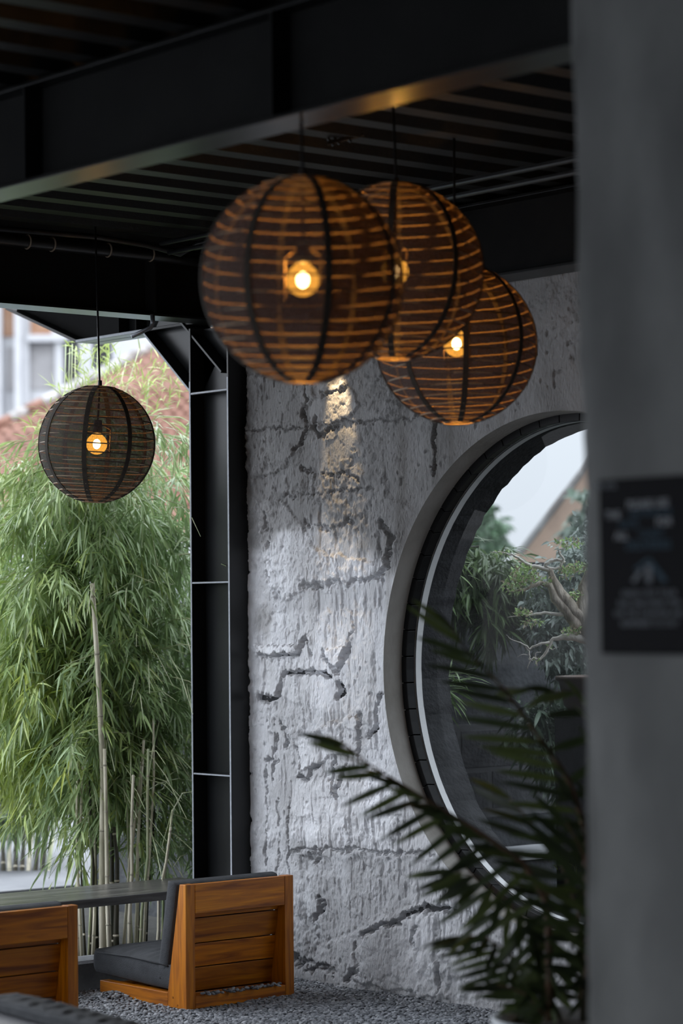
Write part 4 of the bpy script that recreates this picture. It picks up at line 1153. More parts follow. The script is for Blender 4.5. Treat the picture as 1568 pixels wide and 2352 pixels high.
# ---- bamboo hedge just beyond the counter: three clumps
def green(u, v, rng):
    """leaf colours with light painted in: yellow-green where lit, blue-green where sky reflects"""
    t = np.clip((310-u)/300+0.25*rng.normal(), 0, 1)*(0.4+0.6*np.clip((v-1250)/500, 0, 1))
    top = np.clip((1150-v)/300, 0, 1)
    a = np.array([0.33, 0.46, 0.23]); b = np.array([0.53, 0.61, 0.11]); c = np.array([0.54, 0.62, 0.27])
    col = a*(1-t)+b*t  # lit yellow-green painted in by position
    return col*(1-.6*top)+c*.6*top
def bamboo(name_label, base_px, poly, n, d0, d1, culms, parts, seed, dens=None, tint=None, L=(0.085, 0.15), group='bamboo clumps behind the counter'):
    rng = np.random.default_rng(seed)
    base = at(base_px[0], 2200, base_px[1]); base[2] = 0.0
    root = thing('bamboo_clump', name_label, 'bamboo', tuple(base), 0, group)
    for (x0, y0, x1, y1, d, r, m) in culms:
        a, b = at(x0, y0, d), at(x1, y1, d+rng.uniform(-.1, .15))
        lo = a+(a-b)/(a[2]-b[2])*-(a[2]-0.0) if a[2] > 0 else a
        mid = (lo+b)/2+np.array([rng.normal(0, .012), rng.normal(0, .012), 0])
        culm(root, [lo, (lo+mid)/2+rng.normal(0, .004, 3), mid, (mid+b)/2+rng.normal(0, .004, 3), b], r, m, origin=base)
    # arching branches, each carrying a run of leaf sprays
    NB = 10
    uv0, S, d_ = scatter(poly, n//NB, d0+0.25, d1, rng, dens)
    P, uv, outw, twig = [], [], [], []
    for (u, v), q in zip(uv0, S):
        side = np.clip((u-240)/200, -1.1, 1.0)
        w = unit(-F_*rng.uniform(.35, 1.0)+R_*(side*.55+rng.normal(0, .55))+Z_*rng.uniform(-.1, .55))
        Lb = rng.uniform(.28, .55); g = rng.uniform(.35, .75)
        pts = [q+w*(Lb*t)-Z_*(g*Lb*t*t) for t in np.linspace(0, 1, NB)]
        twig.append(pts[::3])
        for i, p_ in enumerate(pts):
            t = i/(NB-1); tg = unit(w-Z_*(2*g*t))
            P.append(p_+rng.normal(0, .022, 3)); uv.append((u, v)); outw.append(tg+rng.normal(0, .18, 3))
    P = np.array(P); uv = np.array(uv)
    ok = ((P[:, 0] < -9.22) | (P[:, 1] > 7.15)) & ~((P[:, 1] > 6.55) & (P[:, 1] < 7.0) & (P[:, 0] > -9.30)) & ((P[:, 0] < -9.32) | (P[:, 2] > .55)) & ~((P[:, 2] > 2.72) & (P[:, 1] < 6.95)) & ~((P[:, 0] > -9.14) & (P[:, 1] > 7.0)) & (P[:, 1] < 7.62) & ~((P[:, 0] > -9.44) & (P[:, 1] > 6.4) & (P[:, 1] < 7.04)) & ~((P[:, 0] > -9.34) & (P[:, 1] < 6.97))
    P, uv = P[ok], uv[ok]; outw = [o for o, k_ in zip(outw, ok) if k_]
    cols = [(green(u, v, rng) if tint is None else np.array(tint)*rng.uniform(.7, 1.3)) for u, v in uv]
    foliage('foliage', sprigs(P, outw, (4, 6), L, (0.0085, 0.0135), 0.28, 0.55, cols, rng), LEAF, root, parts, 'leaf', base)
    # twigs carrying the sprigs
    mb = MB()
    for pts in twig:
        mb.tube([p_-base for p_ in pts], [.0024]*(len(pts)-1)+[.0010], 4, False)
    t = mb.build('twigs', CULMG, root); t['kind'] = 'stuff'
    return root
def dens_r(u, v):
    g = np.ones(len(u))
    g = np.where((v > 1840) & (u > 180) & (u < 335), 0.22, g)
    g = np.where((v < 1000), 0.5, g)
    return g
bamboo('dense bamboo clump closest to the black column, leaning over the counter', (330, 11.35),
       [(215, 1130), (300, 1010), (350, 930), (450, 900), (470, 1300), (470, 2010), (330, 2010), (300, 1900), (240, 1800), (225, 1400)], 2900, 11.25, 12.5,
       [(283, 2195, 322, 1750, 11.35, .0085, CULM), (297, 2195, 306, 1780, 11.3, .0095, CULM), (312, 2192, 330, 1700, 11.4, .0090, CULM), (322, 2190, 340, 1720, 11.3, .008, CULMG), (330, 2190, 352, 1650, 11.45, .007, CULM),
        (362, 2185, 392, 1900, 11.3, .0085, CULM), (372, 2180, 396, 1860, 11.35, .007, CULMG), (305, 2195, 290, 1790, 11.5, .006, CULMG), (340, 2090, 362, 1650, 11.6, .006, CULMDK), (318, 2195, 318, 1500, 11.7, .009, CULMDK)], 120, 101, dens_r)
bamboo('middle bamboo clump with one stout pale stem rising above the counter', (235, 11.4),
       [(60, 1090), (150, 1010), (240, 960), (330, 1010), (340, 1500), (330, 1830), (250, 1860), (180, 1850), (120, 1780), (90, 1500), (75, 1250)], 2900, 11.3, 12.6,
       [(236, 2197, 212, 1340, 11.35, .0160, CULM), (252, 2195, 240, 1720, 11.3, .0115, CULM), (268, 2195, 262, 1900, 11.35, .014, CULMDK), (246, 2195, 243, 1700, 11.4, .008, CULMG), (262, 2195, 250, 1500, 11.6, .012, CULMDK), (222, 2195, 210, 1500, 11.6, .012, CULMDK)], 110, 102, dens_r)
def dens_l(u, v): return np.where(v > 1780, 0.30, np.where(v < 1130, .25, 0.8))
bamboo('bright yellow-green bamboo clump at the picture edge, its stems dark', (190, 11.6),
       [(-60, 1560), (10, 1470), (75, 1420), (85, 1300), (50, 1200), (90, 1090), (180, 1120), (215, 1500), (215, 1900), (175, 2000), (140, 1960), (110, 1830), (70, 1730), (0, 1660), (-60, 1620)], 2000, 11.5, 12.7,
       [(180, 2197, 178, 1750, 11.4, .008, CULM), (188, 2197, 190, 1760, 11.4, .009, CULM), (196, 2197, 183, 1700, 11.5, .006, CULMDK), (206, 2197, 205, 1780, 11.5, .008, CULMDK), (213, 2197, 214, 1790, 11.45, .009, CULM), (202, 2197, 196, 1740, 11.35, .005, CULMG)], 60, 103, dens_l)
# slender tips standing up past the cantilever
tips = thing('bamboo_shoots', 'thin upright bamboo tips rising past the cantilever above the lone lantern', 'bamboo', tuple(at(170, 1300, 12.95)*np.array([1, 1, 0])))
tb = np.array(tips.location)
rng = np.random.default_rng(5)
for (x0, y0, x1, y1) in ((148, 960, 151, 790), (156, 960, 160, 800), (163, 940, 166, 790), (171, 980, 173, 800), (200, 900, 184, 800), (215, 960, 225, 800), (270, 960, 320, 800), (262, 940, 290, 830), (335, 960, 342, 870)):
    culm(tips, [at(x0, 1350, 12.95), at(x0, y0, 12.95), at((x0+x1)/2, (y0+y1)/2, 12.95), at(x1, y1, 12.95)], .0035, CULMG, .3, tb, 'shoot')
tuv, tP, td = scatter([(60, 1010), (140, 930), (170, 800), (240, 810), (330, 850), (440, 850), (440, 980), (330, 960), (250, 960), (100, 1040)], 150, 12.7, 13.2, rng)
foliage('foliage', sprigs(tP, [Z_*.9+R_*rng.normal(0, .5)-F_*.2 for _ in tP], (3, 5), (.06, .12), (.006, .009), -.3, .45, [(0.34, .42, .13)]*len(tP), rng), LEAF, tips, 0, 'leaf', tb)

# ---- far bamboo row by the road, out of focus
far = thing('bamboo_row', 'blurred dark bamboo stems beside the road beyond the counter', 'bamboo', tuple(at(60, 2040, 14.8)*np.array([1, 1, 0])))
fb = np.array(far.location)
for (x0, x1, m) in ((8, 6, CULMDK), (22, 20, CULM), (34, 40, CULMDK), (48, 60, CULMDK), (62, 78, CULM), (76, 100, CULMDK), (92, 116, CULMDK), (104, 132, CULMG), (-10, -14, CULMDK), (-30, -36, CULMDK)):
    a = at(x0, 2030, 14.5); a[2] = .0
    culm(far, [a, (a+at(x1, 1840, 14.8))/2, at(x1, 1840, 14.8), at(x1+5, 1600, 15)], .014, m, .3, fb)
fuv, fP, fd = scatter([(-120, 1560), (150, 1560), (150, 1800), (60, 1880), (-120, 1880)], 420, 14.4, 15.6, rng)
foliage('foliage', sprigs(fP, [-F_*.5+R_*rng.normal(0, .5)+Z_*rng.normal(0, .4) for _ in fP], (5, 8), (.12, .22), (.014, .022), .6, .6, [(0.05, .11, .045)]*len(fP), rng), LEAF, far, 0, 'leaf', fb)

# ---- road kerb, white wall and teal fence far behind
rk = on_z(60, 2040, 0.10)
struct(MB().box(rk[0]-2.2, rk[0]+0.05, rk[1]-9, rk[1]+2.4, -0.06, 0.10).build('pavement', mat('pavement_pale', (.10, .105, .115), (.14, .145, .155), rough=.8, scale=3)))
wwp = at(90, 1860, 20.5)
struct(MB().box(wwp[0]-.1, wwp[0]+.1, wwp[1]-14, wwp[1]+6, -0.1, 0.30+0.12).build('wall_low', HOUSEW))
tw = at(60, 1900, 21.5)
fn = struct(hub('fence_teal', (tw[0]-.4, tw[1], 0)))
for k in range(46):
    yy = tw[1]-9+k*.26
    MB().box(tw[0]-.42, tw[0]-.38, yy, yy+.24, 0.0, 1.02).build('board', TEALW, fn, world=True)
wu = at(60, 1360, 22.5)
struct(MB().box(wu[0]-.3, wu[0]+.2, wu[1]-16, wu[1]+5, 1.02, 2.3).build('wall_upper', HOUSEW))
struct(MB().box(wu[0]-.1, wu[0]+.3, wu[1]-16, wu[1]+5, 1.70, 1.80).build('wall_band', mat('grey_band', (.30, .31, .34), rough=.8)))

# ---- tiled hip roof
def roof():
    root = thing('tiled_roof', 'terracotta tiled hip roof with a mortared hip behind the bamboo', 'roof')
    d = 40.0
    ex = R_                                   # courses run across the view
    slope = unit(F_*0.86+Z_*0.51)
    o = at(220, 1300, d)                      # eave point
    root.location = tuple(o)
    # hip: passes (0,985) and (360,800) on the slope plane
    nrm = unit(np.cross(ex, slope))
    def onp(px, py):
        r = ray(px, py); t = ((o-C0)@nrm)/(r@nrm); q = C0+r*t-o; return q@ex, q@slope
    h0, h1 = onp(-10, 985), onp(365, 795)
    def hip_b(a): return h0[1]+(h1[1]-h0[1])*(a-h0[0])/(h1[0]-h0[0])
    tw_, th_ = 0.22, 0.30
    me_src = None; cnt = 0
    rest = MB()
    k = 0
    for row in range(0, 34):
        b = row*th_*0.82
        for c in range(-26, 20):
            a = c*tw_+(0.11 if row % 2 else 0)
            if b > hip_b(a)-0.1: continue
            if k % 1 == 0 and cnt < 296 and a > -1.65 and a < 1.75 and b > 1.45:
                if me_src is None:
                    mb = MB(); vs = []
                    for (bb, hh) in ((0, .045), (th_, .012)):
                        for i in range(6):
                            q = i/5.0; hz = hh+0.022*math.sin(q*2*PI)
                            vs.append((q*tw_*1.03, bb, hz)); 
                    vs += [(x, 0, z-.02) for x, _, z in vs[:6]]
                    fs = [(i, i+1, 7+i, 6+i) for i in range(5)]+[(12+i, 13+i, i+1, i) for i in range(5)]
                    mb.add(vs, fs); me_src = t = mb.build('roof_tile', TILE, root, smooth=True)
                else: t = inst(me_src, root)
                cnt += 1
                pos = ex*a+slope*b+nrm*(0.0 if nrm[2] > 0 else 0)
                nz = nrm if nrm[2] > 0 else -nrm
                tl = random.uniform(-.02, .02); s2 = unit(slope+nz*tl); n2 = np.cross(ex, s2)
                t.matrix_local = Matrix(((ex[0], s2[0], n2[0], pos[0]), (ex[1], s2[1], n2[1], pos[1]), (ex[2], s2[2], n2[2], pos[2]), (0, 0, 0, 1)))
            else:
                nz = nrm if nrm[2] > 0 else -nrm
                P0 = ex*a+slope*b
                rest.add([P0+nz*.045, P0+ex*tw_*.5+nz*.07, P0+ex*tw_+nz*.03, P0+slope*th_+nz*.012, P0+slope*th_+ex*tw_*.5+nz*.03, P0+slope*th_+ex*tw_], [(0, 1, 4, 3), (1, 2, 5, 4)])
    r_ = rest.build('roof_tiles', TILE, root); r_['kind'] = 'stuff'
    nz = nrm if nrm[2] > 0 else -nrm
    a0, a1 = h0[0]-3.5, h1[0]+3.5
    pts = [ex*a+slope*hip_b(a)+nz*.06 for a in np.linspace(a0, a1, 40)]
    for i in range(0, 39):
        MB().tube([pts[i], pts[i+1]*1.06-pts[i]*.06], [.10, .085], 10).build('hip_cap', HIPW if random.random() < .75 else TILE, root, smooth=True)
    # under-deck and wall below the eave
    az = h0[0]-h0[1]*(h1[0]-h0[0])/(h1[1]-h0[1])
    mb = MB().add([ex*az-nz*.05, ex*6-nz*.05, ex*6+slope*hip_b(6)-nz*.05], [(0, 1, 2)])
    mb.build('under_sheet', BRICKO, root)
    w = MB().add([ex*-6+F_*.5-Z_*2.2, ex*6+F_*.5-Z_*2.2, ex*6+F_*.5+Z_*.1, ex*-6+F_*.5+Z_*.1, ex*-6+F_*.8-Z_*2.2, ex*6+F_*.8-Z_*2.2, ex*6+F_*.8+Z_*.1, ex*-6+F_*.8+Z_*.1],
                 [(0, 1, 2, 3), (4, 7, 6, 5), (3, 2, 6, 7), (0, 4, 5, 1), (0, 3, 7, 4), (1, 5, 6, 2)])
    w.build('house_wall', HOUSEW, root)
roof()

# ---- pale unfinished building farther back
def building():
    d = 62.0
    o = at(100, 1100, d); o[2] = 0
    root = thing('pale_building', 'pale half-built house with a blocked window above the tiled roof', 'building', tuple(o), 0)
    root.rotation_euler = (0, 0, math.atan2(R_[1], R_[0]))
    m = d/FPX
    def X(px): return (px-100)*m
    def Zp(py): return EYE+(1412-py)*m
    def bx(x0, x1, z0, z1, dep, name, mt, back=0.6):
        MB().box(X(x0), X(x1), -dep, back, z0, z1).build(name, mt, root)
    bx(-400, 900, 0, Zp(700)+.4, 0.0, 'wall', HOUSEW, 3)
    bx(-400, 40, Zp(764), Zp(640), 0.05, 'brick_infill', BRICKO, .02)
    bx(72, 120, Zp(762), Zp(690), 0.05, 'brick_infill', BRICKO, .02)
    bx(38, 54, 0, Zp(640), 0.35, 'column', HOUSEW, .1)
    bx(-20, 8, 0, Zp(640), 0.30, 'column', HOUSEW, .1)
    bx(54, 70, 0, Zp(770), 0.2, 'window_jamb', HOUSEW, .1)
    bx(130, 148, 0, Zp(770), 0.2, 'window_jamb', HOUSEW, .1)
    bx(66, 160, Zp(778), Zp(762), 0.3, 'lintel', HOUSEW, .1)
    bx(69, 131, Zp(886), Zp(779), 0.03, 'blocked_window', HOUSEG, .02)
    bx(16, 42, Zp(890), Zp(788), 0.03, 'blocked_window', HOUSEG, .02)
    bx(150, 188, Zp(880), Zp(770), 0.03, 'dark_doorway', DARKO, .02)
    bx(188, 216, 0, Zp(760), 0.4, 'column', HOUSEW, .1)
    bx(216, 262, Zp(880), Zp(770), 0.03, 'dark_doorway', DARKO, .02)
    bx(262, 460, Zp(830), Zp(760), 0.3, 'parapet', HOUSEW, .1)
building()

# ================================================================== GARDEN BEHIND THE ROUND WINDOW
def bonsai():
    d = 10.95
    base = at(1400, 1560, d); base[2] = 0
    root = thing('bonsai_tree', 'gnarled bonsai with pale twisting branches seen through the round window', 'bonsai', tuple(base))
    def A(px, py, dd=0.0): return at(px, py, d+dd)-base
    def limb(pts, rads, m, name, n=8):
        P = [np.array(A(*p)) for p in pts]
        Q, Rr = [], []
        for i in range(len(P)-1):                       # smooth a little and roughen
            for t in (0, .33, .66):
                Q.append(P[i]*(1-t)+P[i+1]*t+np.random.default_rng(i*7+int(t*10)+len(P)).normal(0, .0016, 3)); Rr.append(rads[i]*(1-t)+rads[i+1]*t)
        Q.append(P[-1]); Rr.append(rads[-1])
        return MB().tube(Q, Rr, n).build(name, m, root, smooth=True)
    limb([(1420, 1560), (1390, 1480), (1352, 1425), (1320, 1405), (1285, 1360), (1268, 1325), (1262, 1305)], [.06, .05, .034, .030, .022, .015, .010], BARK, 'trunk', 12)
    limb([(1390, 1500), (1352, 1450), (1338, 1400), (1340, 1350), (1350, 1310)], [.05, .038, .030, .02, .014], BARK, 'trunk', 12)
    limb([(1330, 1440), (1300, 1400), (1275, 1375), (1262, 1340)], [.03, .026, .022, .015], BARK, 'branch', 10)
    limb([(1268, 1312), (1235, 1303), (1215, 1298), (1203, 1292), (1190, 1280), (1175, 1274), (1155, 1270), (1140, 1268), (1126, 1268)], [.010, .009, .008, .006, .005, .004, .0035, .003, .0012], WOODPALE, 'branch')
    limb([(1296, 1290), (1280, 1286), (1262, 1290), (1250, 1300), (1268, 1308), (1290, 1300)], [.006, .007, .007, .006, .006, .004], WOODPALE, 'branch')
    limb([(1285, 1300), (1295, 1285), (1282, 1270), (1286, 1262), (1300, 1256), (1315, 1250)], [.006, .006, .005, .004, .003, .002], WOODPALE, 'branch')
    limb([(1300, 1395), (1262, 1345), (1240, 1340), (1215, 1350), (1190, 1358), (1165, 1358)], [.018, .013, .010, .007, .005, .002], BARK, 'branch')
    limb([(1330, 1412), (1280, 1412), (1250, 1408), (1225, 1412), (1195, 1412), (1165, 1418)], [.012, .008, .006, .005, .003, .0015], WOODPALE, 'branch')
    limb([(1380, 1478), (1330, 1465), (1300, 1462), (1270, 1468), (1260, 1485), (1253, 1500), (1240, 1515), (1225, 1512), (1216, 1520), (1210, 1538)], [.030, .02, .015, .008, .006, .006, .005, .004, .003, .0015], WOODPALE, 'branch')
    limb([(1262, 1475), (1235, 1480), (1215, 1490), (1205, 1482), (1190, 1476), (1172, 1468), (1162, 1458)], [.006, .005, .004, .004, .003, .002, .001], WOODPALE, 'branch')
    limb([(1206, 1484), (1214, 1496), (1216, 1512), (1222, 1518)], [.003, .003, .003, .002], WOODPALE, 'twig')
    limb([(1216, 1504), (1204, 1502), (1186, 1510)], [.002, .0015, .0008], WOODPALE, 'twig')
    limb([(1228, 1513), (1230, 1500), (1242, 1498)], [.002, .0018, .001], WOODPALE, 'twig')
    limb([(1258, 1486), (1270, 1492), (1282, 1486)], [.002, .0015, .0008], WOODPALE, 'twig')
    rng = np.random.default_rng(77)
    pads = [((1203, 1318), 34, 22, 210), ((1180, 1345), 26, 20, 130), ((1310, 1248), 34, 10, 80), ((1325, 1305), 26, 14, 110), ((1302, 1315), 22, 14, 60), ((1200, 1408), 22, 8, 60),
            ((1222, 1430), 26, 8, 60), ((1150, 1270), 20, 5, 26), ((1322, 1365), 14, 10, 50), ((1320, 1450), 20, 9, 60), ((1262, 1488), 8, 5, 10), ((1225, 1512), 14, 5, 10), ((1298, 1448), 10, 6, 20), ((1245, 1335), 30, 10, 40)]
    P, C = [], []
    for (cx, cy), rx, ry, n in pads:
        for _ in range(n):
            a, r = rng.uniform(0, 2*PI), math.sqrt(rng.random())
            P.append(at(cx+rx*r*math.cos(a), cy+ry*r*math.sin(a), d+rng.normal(0, .035)))
            C.append(np.array([.36, .52, .20])*rng.uniform(.6, 1.5) if rng.random() < .72 else np.array([.55, .46, .34])*rng.uniform(.6, 1.2))
    n = len(P)
    D = unit(rng.normal(0, 1, (n, 3))+np.array([0, 0, .4]))
    foliage('foliage', (np.array(P), D, unit(rng.normal(0, 1, (n, 3))+Z_), rng.uniform(.014, .026, n), rng.uniform(.007, .013, n), np.array(C), rng.uniform(0, .3, n)), BONLEAF, root, 0, 'leaf', base)
    zt = at(1400, 1560, d)[2]
    MB().lathe([(0, 0), (.16, 0), (.20, .05), (.22, .15), (.235, .16), (.235, .175), (.205, .175), (.20, .15), (0, .15)], 32, (0, 0, zt-.16)).build('pot', mat('bonsai_pot', (.12, .08, .06), rough=.5), root, smooth=True)
    MB().box(-.17, .17, -.17, .17, 0, zt-.16).build('stand', GARDENWALL, root)
bonsai()

def bush(name, label, cat, poly, n, d0, d1, tint, L, W, seed, base_px, group=None, m=LEAF, out=None, per=(5, 8), trunks=(), down=.6, spread=.6):
    rng = np.random.default_rng(seed)
    base = at(base_px[0], 1400, base_px[1]); base[2] = 0
    root = thing(name, label, cat, tuple(base), 0, group)
    uv, P, d = scatter(poly, n, d0, d1, rng)
    if name == 'garden_bamboo': P[:, 0] = np.where(P[:, 0] < -8.82, -8.82+RNG.uniform(0, .12, len(P)), P[:, 0])
    cols = [np.array(tint)*rng.uniform(.6, 1.4) for _ in uv]
    ow = [(-F_*.5+R_*rng.normal(0, .5)+Z_*rng.normal(0, .3)) if out is None else np.array(out) for _ in uv]
    foliage('foliage', sprigs(P, ow, per, L, W, down, spread, cols, rng), m, root, 0, 'leaf', base)
    for pts, r in trunks:
        q = [at(*p)-base for p in pts]; q[0] = np.array([q[0][0], q[0][1], 0.0])
        MB().tube(q, [r*(1-.5*i/(len(q)-1)) for i in range(len(q))], 8).build('stem', CULMDK, root, smooth=True)
    return root
bush('broadleaf_tree', 'blurred round-crowned tree against the sky in the round window', 'tree', [(1035, 1260), (1050, 1170), (1085, 1140), (1110, 1150), (1150, 1210), (1150, 1260), (1120, 1310), (1060, 1320)], 620, 26, 29, (.12, .22, .12), (.08, .14), (.04, .07), 31, (1090, 27.5), trunks=(([(1090, 1400, 27.5), (1092, 1330, 27.5), (1090, 1200, 27.5)], .07),))
bush('garden_bamboo', 'loose bamboo leaning over the garden wall in the round window', 'bamboo', [(985, 1330), (1010, 1250), (1060, 1240), (1120, 1260), (1190, 1290), (1180, 1350), (1160, 1420), (1130, 1470), (1105, 1400), (1060, 1360), (1000, 1400)], 420, 11.65, 12.0, (.12, .19, .075), (.08, .14), (.011, .017), 32, (1110, 11.8), trunks=(([(1000, 1400, 11.8), (1003, 1330, 11.8), (1040, 1260, 11.8), (1100, 1255, 11.8)], .009),), down=.9)
bush('bamboo_sprig', 'sharp small bamboo sprig poking in low past the white window ring', 'bamboo', [(962, 1560), (1010, 1545), (1040, 1570), (1035, 1590), (1005, 1600), (965, 1605)], 20, 10.9, 11.05, (.20, .31, .11), (.08, .13), (.008, .012), 33, (960, 10.6), out=tuple(R_*.8+Z_*.1), per=(4, 6), trunks=(([(940, 1700, 10.98), (955, 1600, 10.98), (985, 1580, 10.97), (1030, 1570, 10.96)], .003),), down=.1)
bush('bamboo_sprig', 'thin bamboo sprig crossing the white window ring higher up', 'bamboo', [(960, 1270), (1010, 1250), (1040, 1265), (1020, 1330), (965, 1340)], 9, 10.9, 11.05, (.30, .44, .17), (.06, .10), (.006, .009), 34, (950, 10.62), out=tuple(R_*.8+Z_*-.1), per=(3, 4), trunks=(([(930, 1500, 10.98), (945, 1330, 10.98), (975, 1270, 10.97), (1030, 1262, 10.96)], .002),), down=.3)
bush('lichen_bush', 'pale grey-green bush behind the bonsai', 'bush', [(1210, 1330), (1260, 1300), (1350, 1180), (1370, 1330), (1370, 1520), (1290, 1560), (1220, 1440)], 620, 11.5, 12.0, (.27, .33, .29), (.025, .05), (.012, .022), 35, (1340, 11.8))
bush('garden_shrub', 'dark leafy shrub low in the garden beside the pale ledge', 'shrub', [(1180, 1640), (1260, 1580), (1370, 1600), (1370, 1800), (1300, 1830), (1200, 1700)], 260, 11.6, 12.2, (.14, .20, .14), (.06, .10), (.015, .025), 36, (1320, 11.9))
# grass tufts at the foot of the ledge
for k, (px, py, lb) in enumerate(((1330, 1975, 'yellowing grass tuft growing against the pale ledge'), (1215, 2050, 'small bright grass tuft just above the black window sill'), (1290, 2060, 'low grass tuft nearest the pillar below the pale ledge'))):
    rng = np.random.default_rng(200+k)
    b = at(px, py+25, 10.9+.2*k); n = 70
    root = thing('grass_tuft', lb, 'grass', tuple(b))
    P = b+rng.normal(0, .03, (n, 3))*np.array([1, 1, .3]); D = unit(rng.normal(0, .45, (n, 3))+Z_)
    foliage('blades', (P, D, unit(rng.normal(0, 1, (n, 3))), rng.uniform(.05, .11, n), rng.uniform(.003, .006, n), np.array([.22, .26, .06])*rng.uniform(.6, 1.4, (n, 1)), rng.uniform(.1, .5, n)), GRASS, root, 0, 'blade', b)
# garden bed rising so that grass stands on soil
gz = at(1250, 2080, 10.9)[2]
struct(MB().box(-8.0, -6.2, WY+.36, 8.6, -0.1, gz-.02).build('ground_bed', SOILG))

# neighbour's gable wall
def gable():
    d = 24.0
    o = at(1260, 1400, d)
    root = thing('gable_wall', 'old orange gable wall sloping up behind the bonsai', 'wall', tuple(o*np.array([1, 1, 0])))
    def q(px, py, dd): return at(px, py, d+dd)-np.array(root.location)
    front = [q(1175, 1420, 0), q(1640, 1420, 0), q(1640, 690, 0), q(1190, 1272, 0), q(1175, 1290, 0)]
    back = [v+F_*.4 for v in front]
    n = 5
    MB().add(front+back, [tuple(range(n)), tuple(range(2*n-1, n-1, -1))]+[(i, (i+1) % n, n+(i+1) % n, n+i) for i in range(n)]).build('wall_face', ORANGEW, root)
    a, b = front[3]-F_*.1, front[2]-F_*.1
    MB().tube([a, b], .035, 6).build('verge_cap', HIPW, root)
gable()
bush('wall_creeper', 'grey-green creeper growing up the old orange gable', 'creeper', [(1310, 1210), (1345, 1120), (1375, 1130), (1375, 1330), (1290, 1330)], 130, 23.2, 23.7, (.17, .24, .18), (.10, .18), (.05, .09), 41, (1340, 23.4))

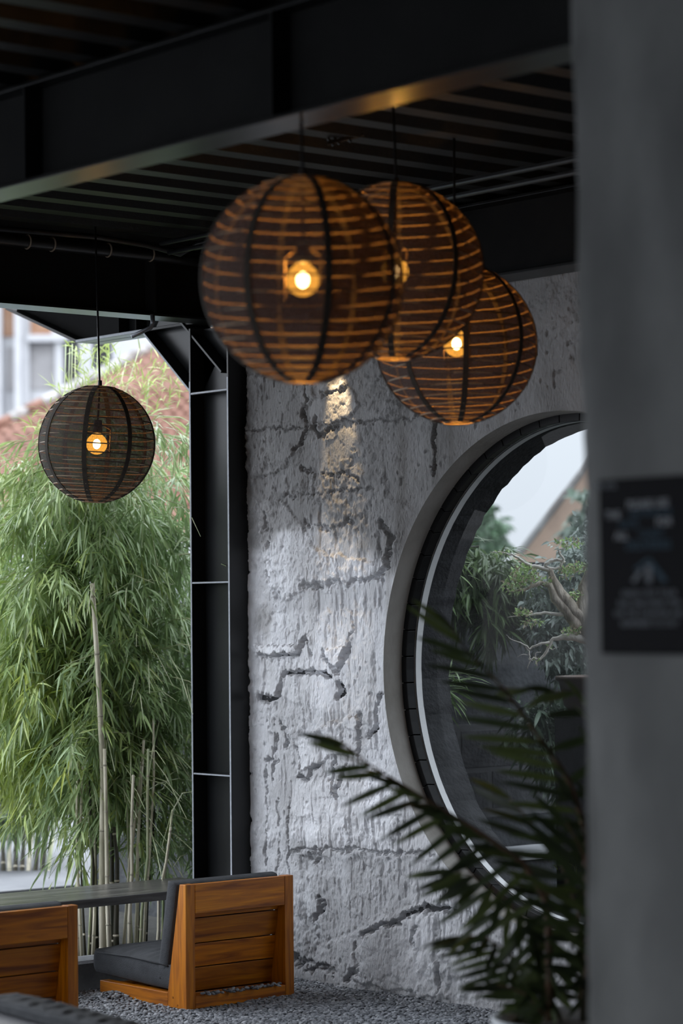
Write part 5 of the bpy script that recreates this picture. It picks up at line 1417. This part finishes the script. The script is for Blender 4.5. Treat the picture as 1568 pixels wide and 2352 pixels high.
# ================================================================== POTTED PALM
def palm():
    d = 6.45
    c = at(1290, 2335, d)
    root = thing('potted_palm', 'blurred dark potted palm before the round window', 'palm', (c[0], c[1], 0.0))
    base = np.array(root.location)
    zr = c[2]
    MB().lathe([(0, 0), (.13, 0), (.15, .05), (.172, zr*.6), (.178, zr-.02), (.182, zr), (.164, zr), (.160, zr-.05), (0, zr-.05)], 48).build('pot', POT, root, smooth=True)
    MB().lathe([(.163, zr-.035), (0, zr-.015)], 32).build('soil', SOIL, root, smooth=True)
    def leaflet_src():
        vs = []; nseg = 7
        for i in range(nseg+1):
            t = i/nseg; w = 0.5*(math.sin(PI*min(t*0.92+.08, 1))**.75)*(1 if i < nseg else 0)
            z = -0.16*t*t
            vs += [(t, -w*.12, z+.02*w), (t, 0, z), (t, w*.12, z+.02*w)]
        fs = []
        for i in range(nseg):
            for j in range(2): fs.append((3*i+j, 3*i+3+j, 3*i+4+j, 3*i+1+j))
        return vs, fs
    vs, fs = leaflet_src()
    srcs = []
    for tint in ((.040, .060, .022), (.055, .080, .026), (.028, .040, .018), (.085, .115, .035)):
        me = bpy.data.meshes.new('leaflet'); me.from_pydata(vs, [], fs)
        a = me.attributes.new('tint', 'FLOAT_COLOR', 'POINT')
        a.data.foreach_set('color', np.tile([*tint, 1], len(vs)).astype(np.float32))
        me.materials.append(PALMLEAF); me.polygons.foreach_set('use_smooth', np.ones(len(me.polygons), bool)); srcs.append(me)
    rng = np.random.default_rng(9)
    def img(v): return CX*v[0]-CY*v[1]+FW*(v[2] if len(v) > 2 else 0)
    def frond(pts, dd, n, A, B, la, lb, t0=0.0, wid=1.0, r=.006):
        """pts tip->base in the picture at depth d+dd; A and B are the two leaflet sides"""
        P = [at(px, py, d+dd_)-base for (px, py), dd_ in zip(pts, np.linspace(dd[0], dd[1], len(pts)))]
        seg = np.array([0]+[np.linalg.norm(b-a) for a, b in zip(P[:-1], P[1:])]).cumsum(); seg /= seg[-1]
        def pos(t):
            return np.array([np.interp(t, seg, [p[k] for p in P]) for k in range(3)])
        Q = [pos(t) for t in np.linspace(0, 1, 16)]
        st = MB().tube(Q, list(np.linspace(.0018, r, 16)), 7).build('frond', PALMSTEM, root, smooth=True)
        for i in range(n):
            t = t0+(0.97-t0)*i/(n-1)
            tan = unit(pos(max(t-.03, 0))-pos(min(t+.03, 1)))       # towards the tip
            for side, ln in ((A, la), (B, lb)):
                if ln <= 0: continue
                tipf = math.exp(-t*5)
                dr = unit(unit(img(side))*(1-.55*tipf)+tan*(.35+.9*tipf)+rng.normal(0, .07, 3))
                nrm = unit(np.cross(dr, tan)+rng.normal(0, .12, 3)); sd = np.cross(nrm, dr); sd = unit(sd); nrm = np.cross(dr, sd)
                if nrm[2] < 0: nrm = -nrm; sd = -sd
                L = ln*(0.62+.55*math.sin(PI*min(t*.85+.12, 1)))*rng.uniform(.85, 1.1)
                o = bpy.data.objects.new('leaflet', srcs[int(rng.integers(0, 4))]); COL.objects.link(o); o.parent = st
                w = .145*wid
                p = pos(t)
                o.matrix_local = Matrix(((dr[0]*L, sd[0]*w, nrm[0]*L, p[0]), (dr[1]*L, sd[1]*w, nrm[1]*L, p[1]), (dr[2]*L, sd[2]*w, nrm[2]*L, p[2]), (0, 0, 0, 1)))
    frond([(795, 1712), (850, 1760), (920, 1800), (1000, 1850), (1075, 1895), (1150, 1945), (1215, 1995), (1258, 2080), (1262, 2300)], (0, 0), 23, (-.52, .86, -.1), (-.95, -.12, -.5), .150, .10, 0.0, 1.1, .012)
    frond([(1030, 1430), (1075, 1500), (1130, 1550), (1180, 1610), (1215, 1660), (1262, 1725), (1305, 1790), (1345, 1900), (1352, 2200), (1340, 2300)], (-.1, 0), 26, (-.98, .25, -.1), (-.5, -.55, -.5), .175, .085, 0.02, 1.1, .014)
    frond([(1040, 2000), (1100, 2015), (1155, 2060), (1205, 2110), (1240, 2175), (1255, 2240), (1258, 2320)], (.05, 0), 17, (-.32, .95, 0), (.3, .8, -.4), .150, .11, 0.0, 1.2)
    frond([(1300, 1890), (1325, 1930), (1345, 1980), (1358, 2040), (1362, 2120), (1360, 2210), (1345, 2310)], (-.15, 0), 9, (-.86, -.42, 0), (.9, -.3, 0), .20, .0, 0.10, 1.3)
    frond([(1215, 1585), (1262, 1590), (1300, 1580), (1345, 1600), (1372, 1700), (1375, 2000), (1350, 2310)], (.1, 0), 15, (-.6, .75, -.3), (-.5, -.5, -.5), .12, .10, 0.0, 1.3)
    frond([(1060, 2150), (1110, 2150), (1165, 2185), (1210, 2230), (1245, 2290), (1255, 2330)], (.1, .05), 14, (-.80, .60, 0), (.2, .5, -.6), .14, .10, 0.0, 1.0)
    frond([(1120, 2265), (1165, 2265), (1210, 2285), (1250, 2330)], (0, 0), 8, (-.95, .15, 0), (0, -.6, -.6), .12, .06)
    frond([(1170, 1835), (1230, 1900), (1290, 1990), (1330, 2100), (1335, 2310)], (.15, 0), 12, (-.9, .1, 0), (.6, -.6, 0), .17, .0, 0.0, 1.2)
    frond([(1560, 1800), (1480, 1900), (1400, 2050), (1350, 2310)], (.2, 0), 14, (.1, .9, 0), (.5, -.7, 0), .16, .14)
    MB().tube([at(1256, 2052, d)-base, at(1258, 2200, d)-base, at(1262, 2345, d)-base], [.007, .009, .011], 10).build('cane', PALMSTEM, root, smooth=True)
    MB().tube([at(1350, 2120, d)-base, at(1349, 2345, d)-base], [.018, .022], 12).build('cane', CULMDK, root, smooth=True)
palm()
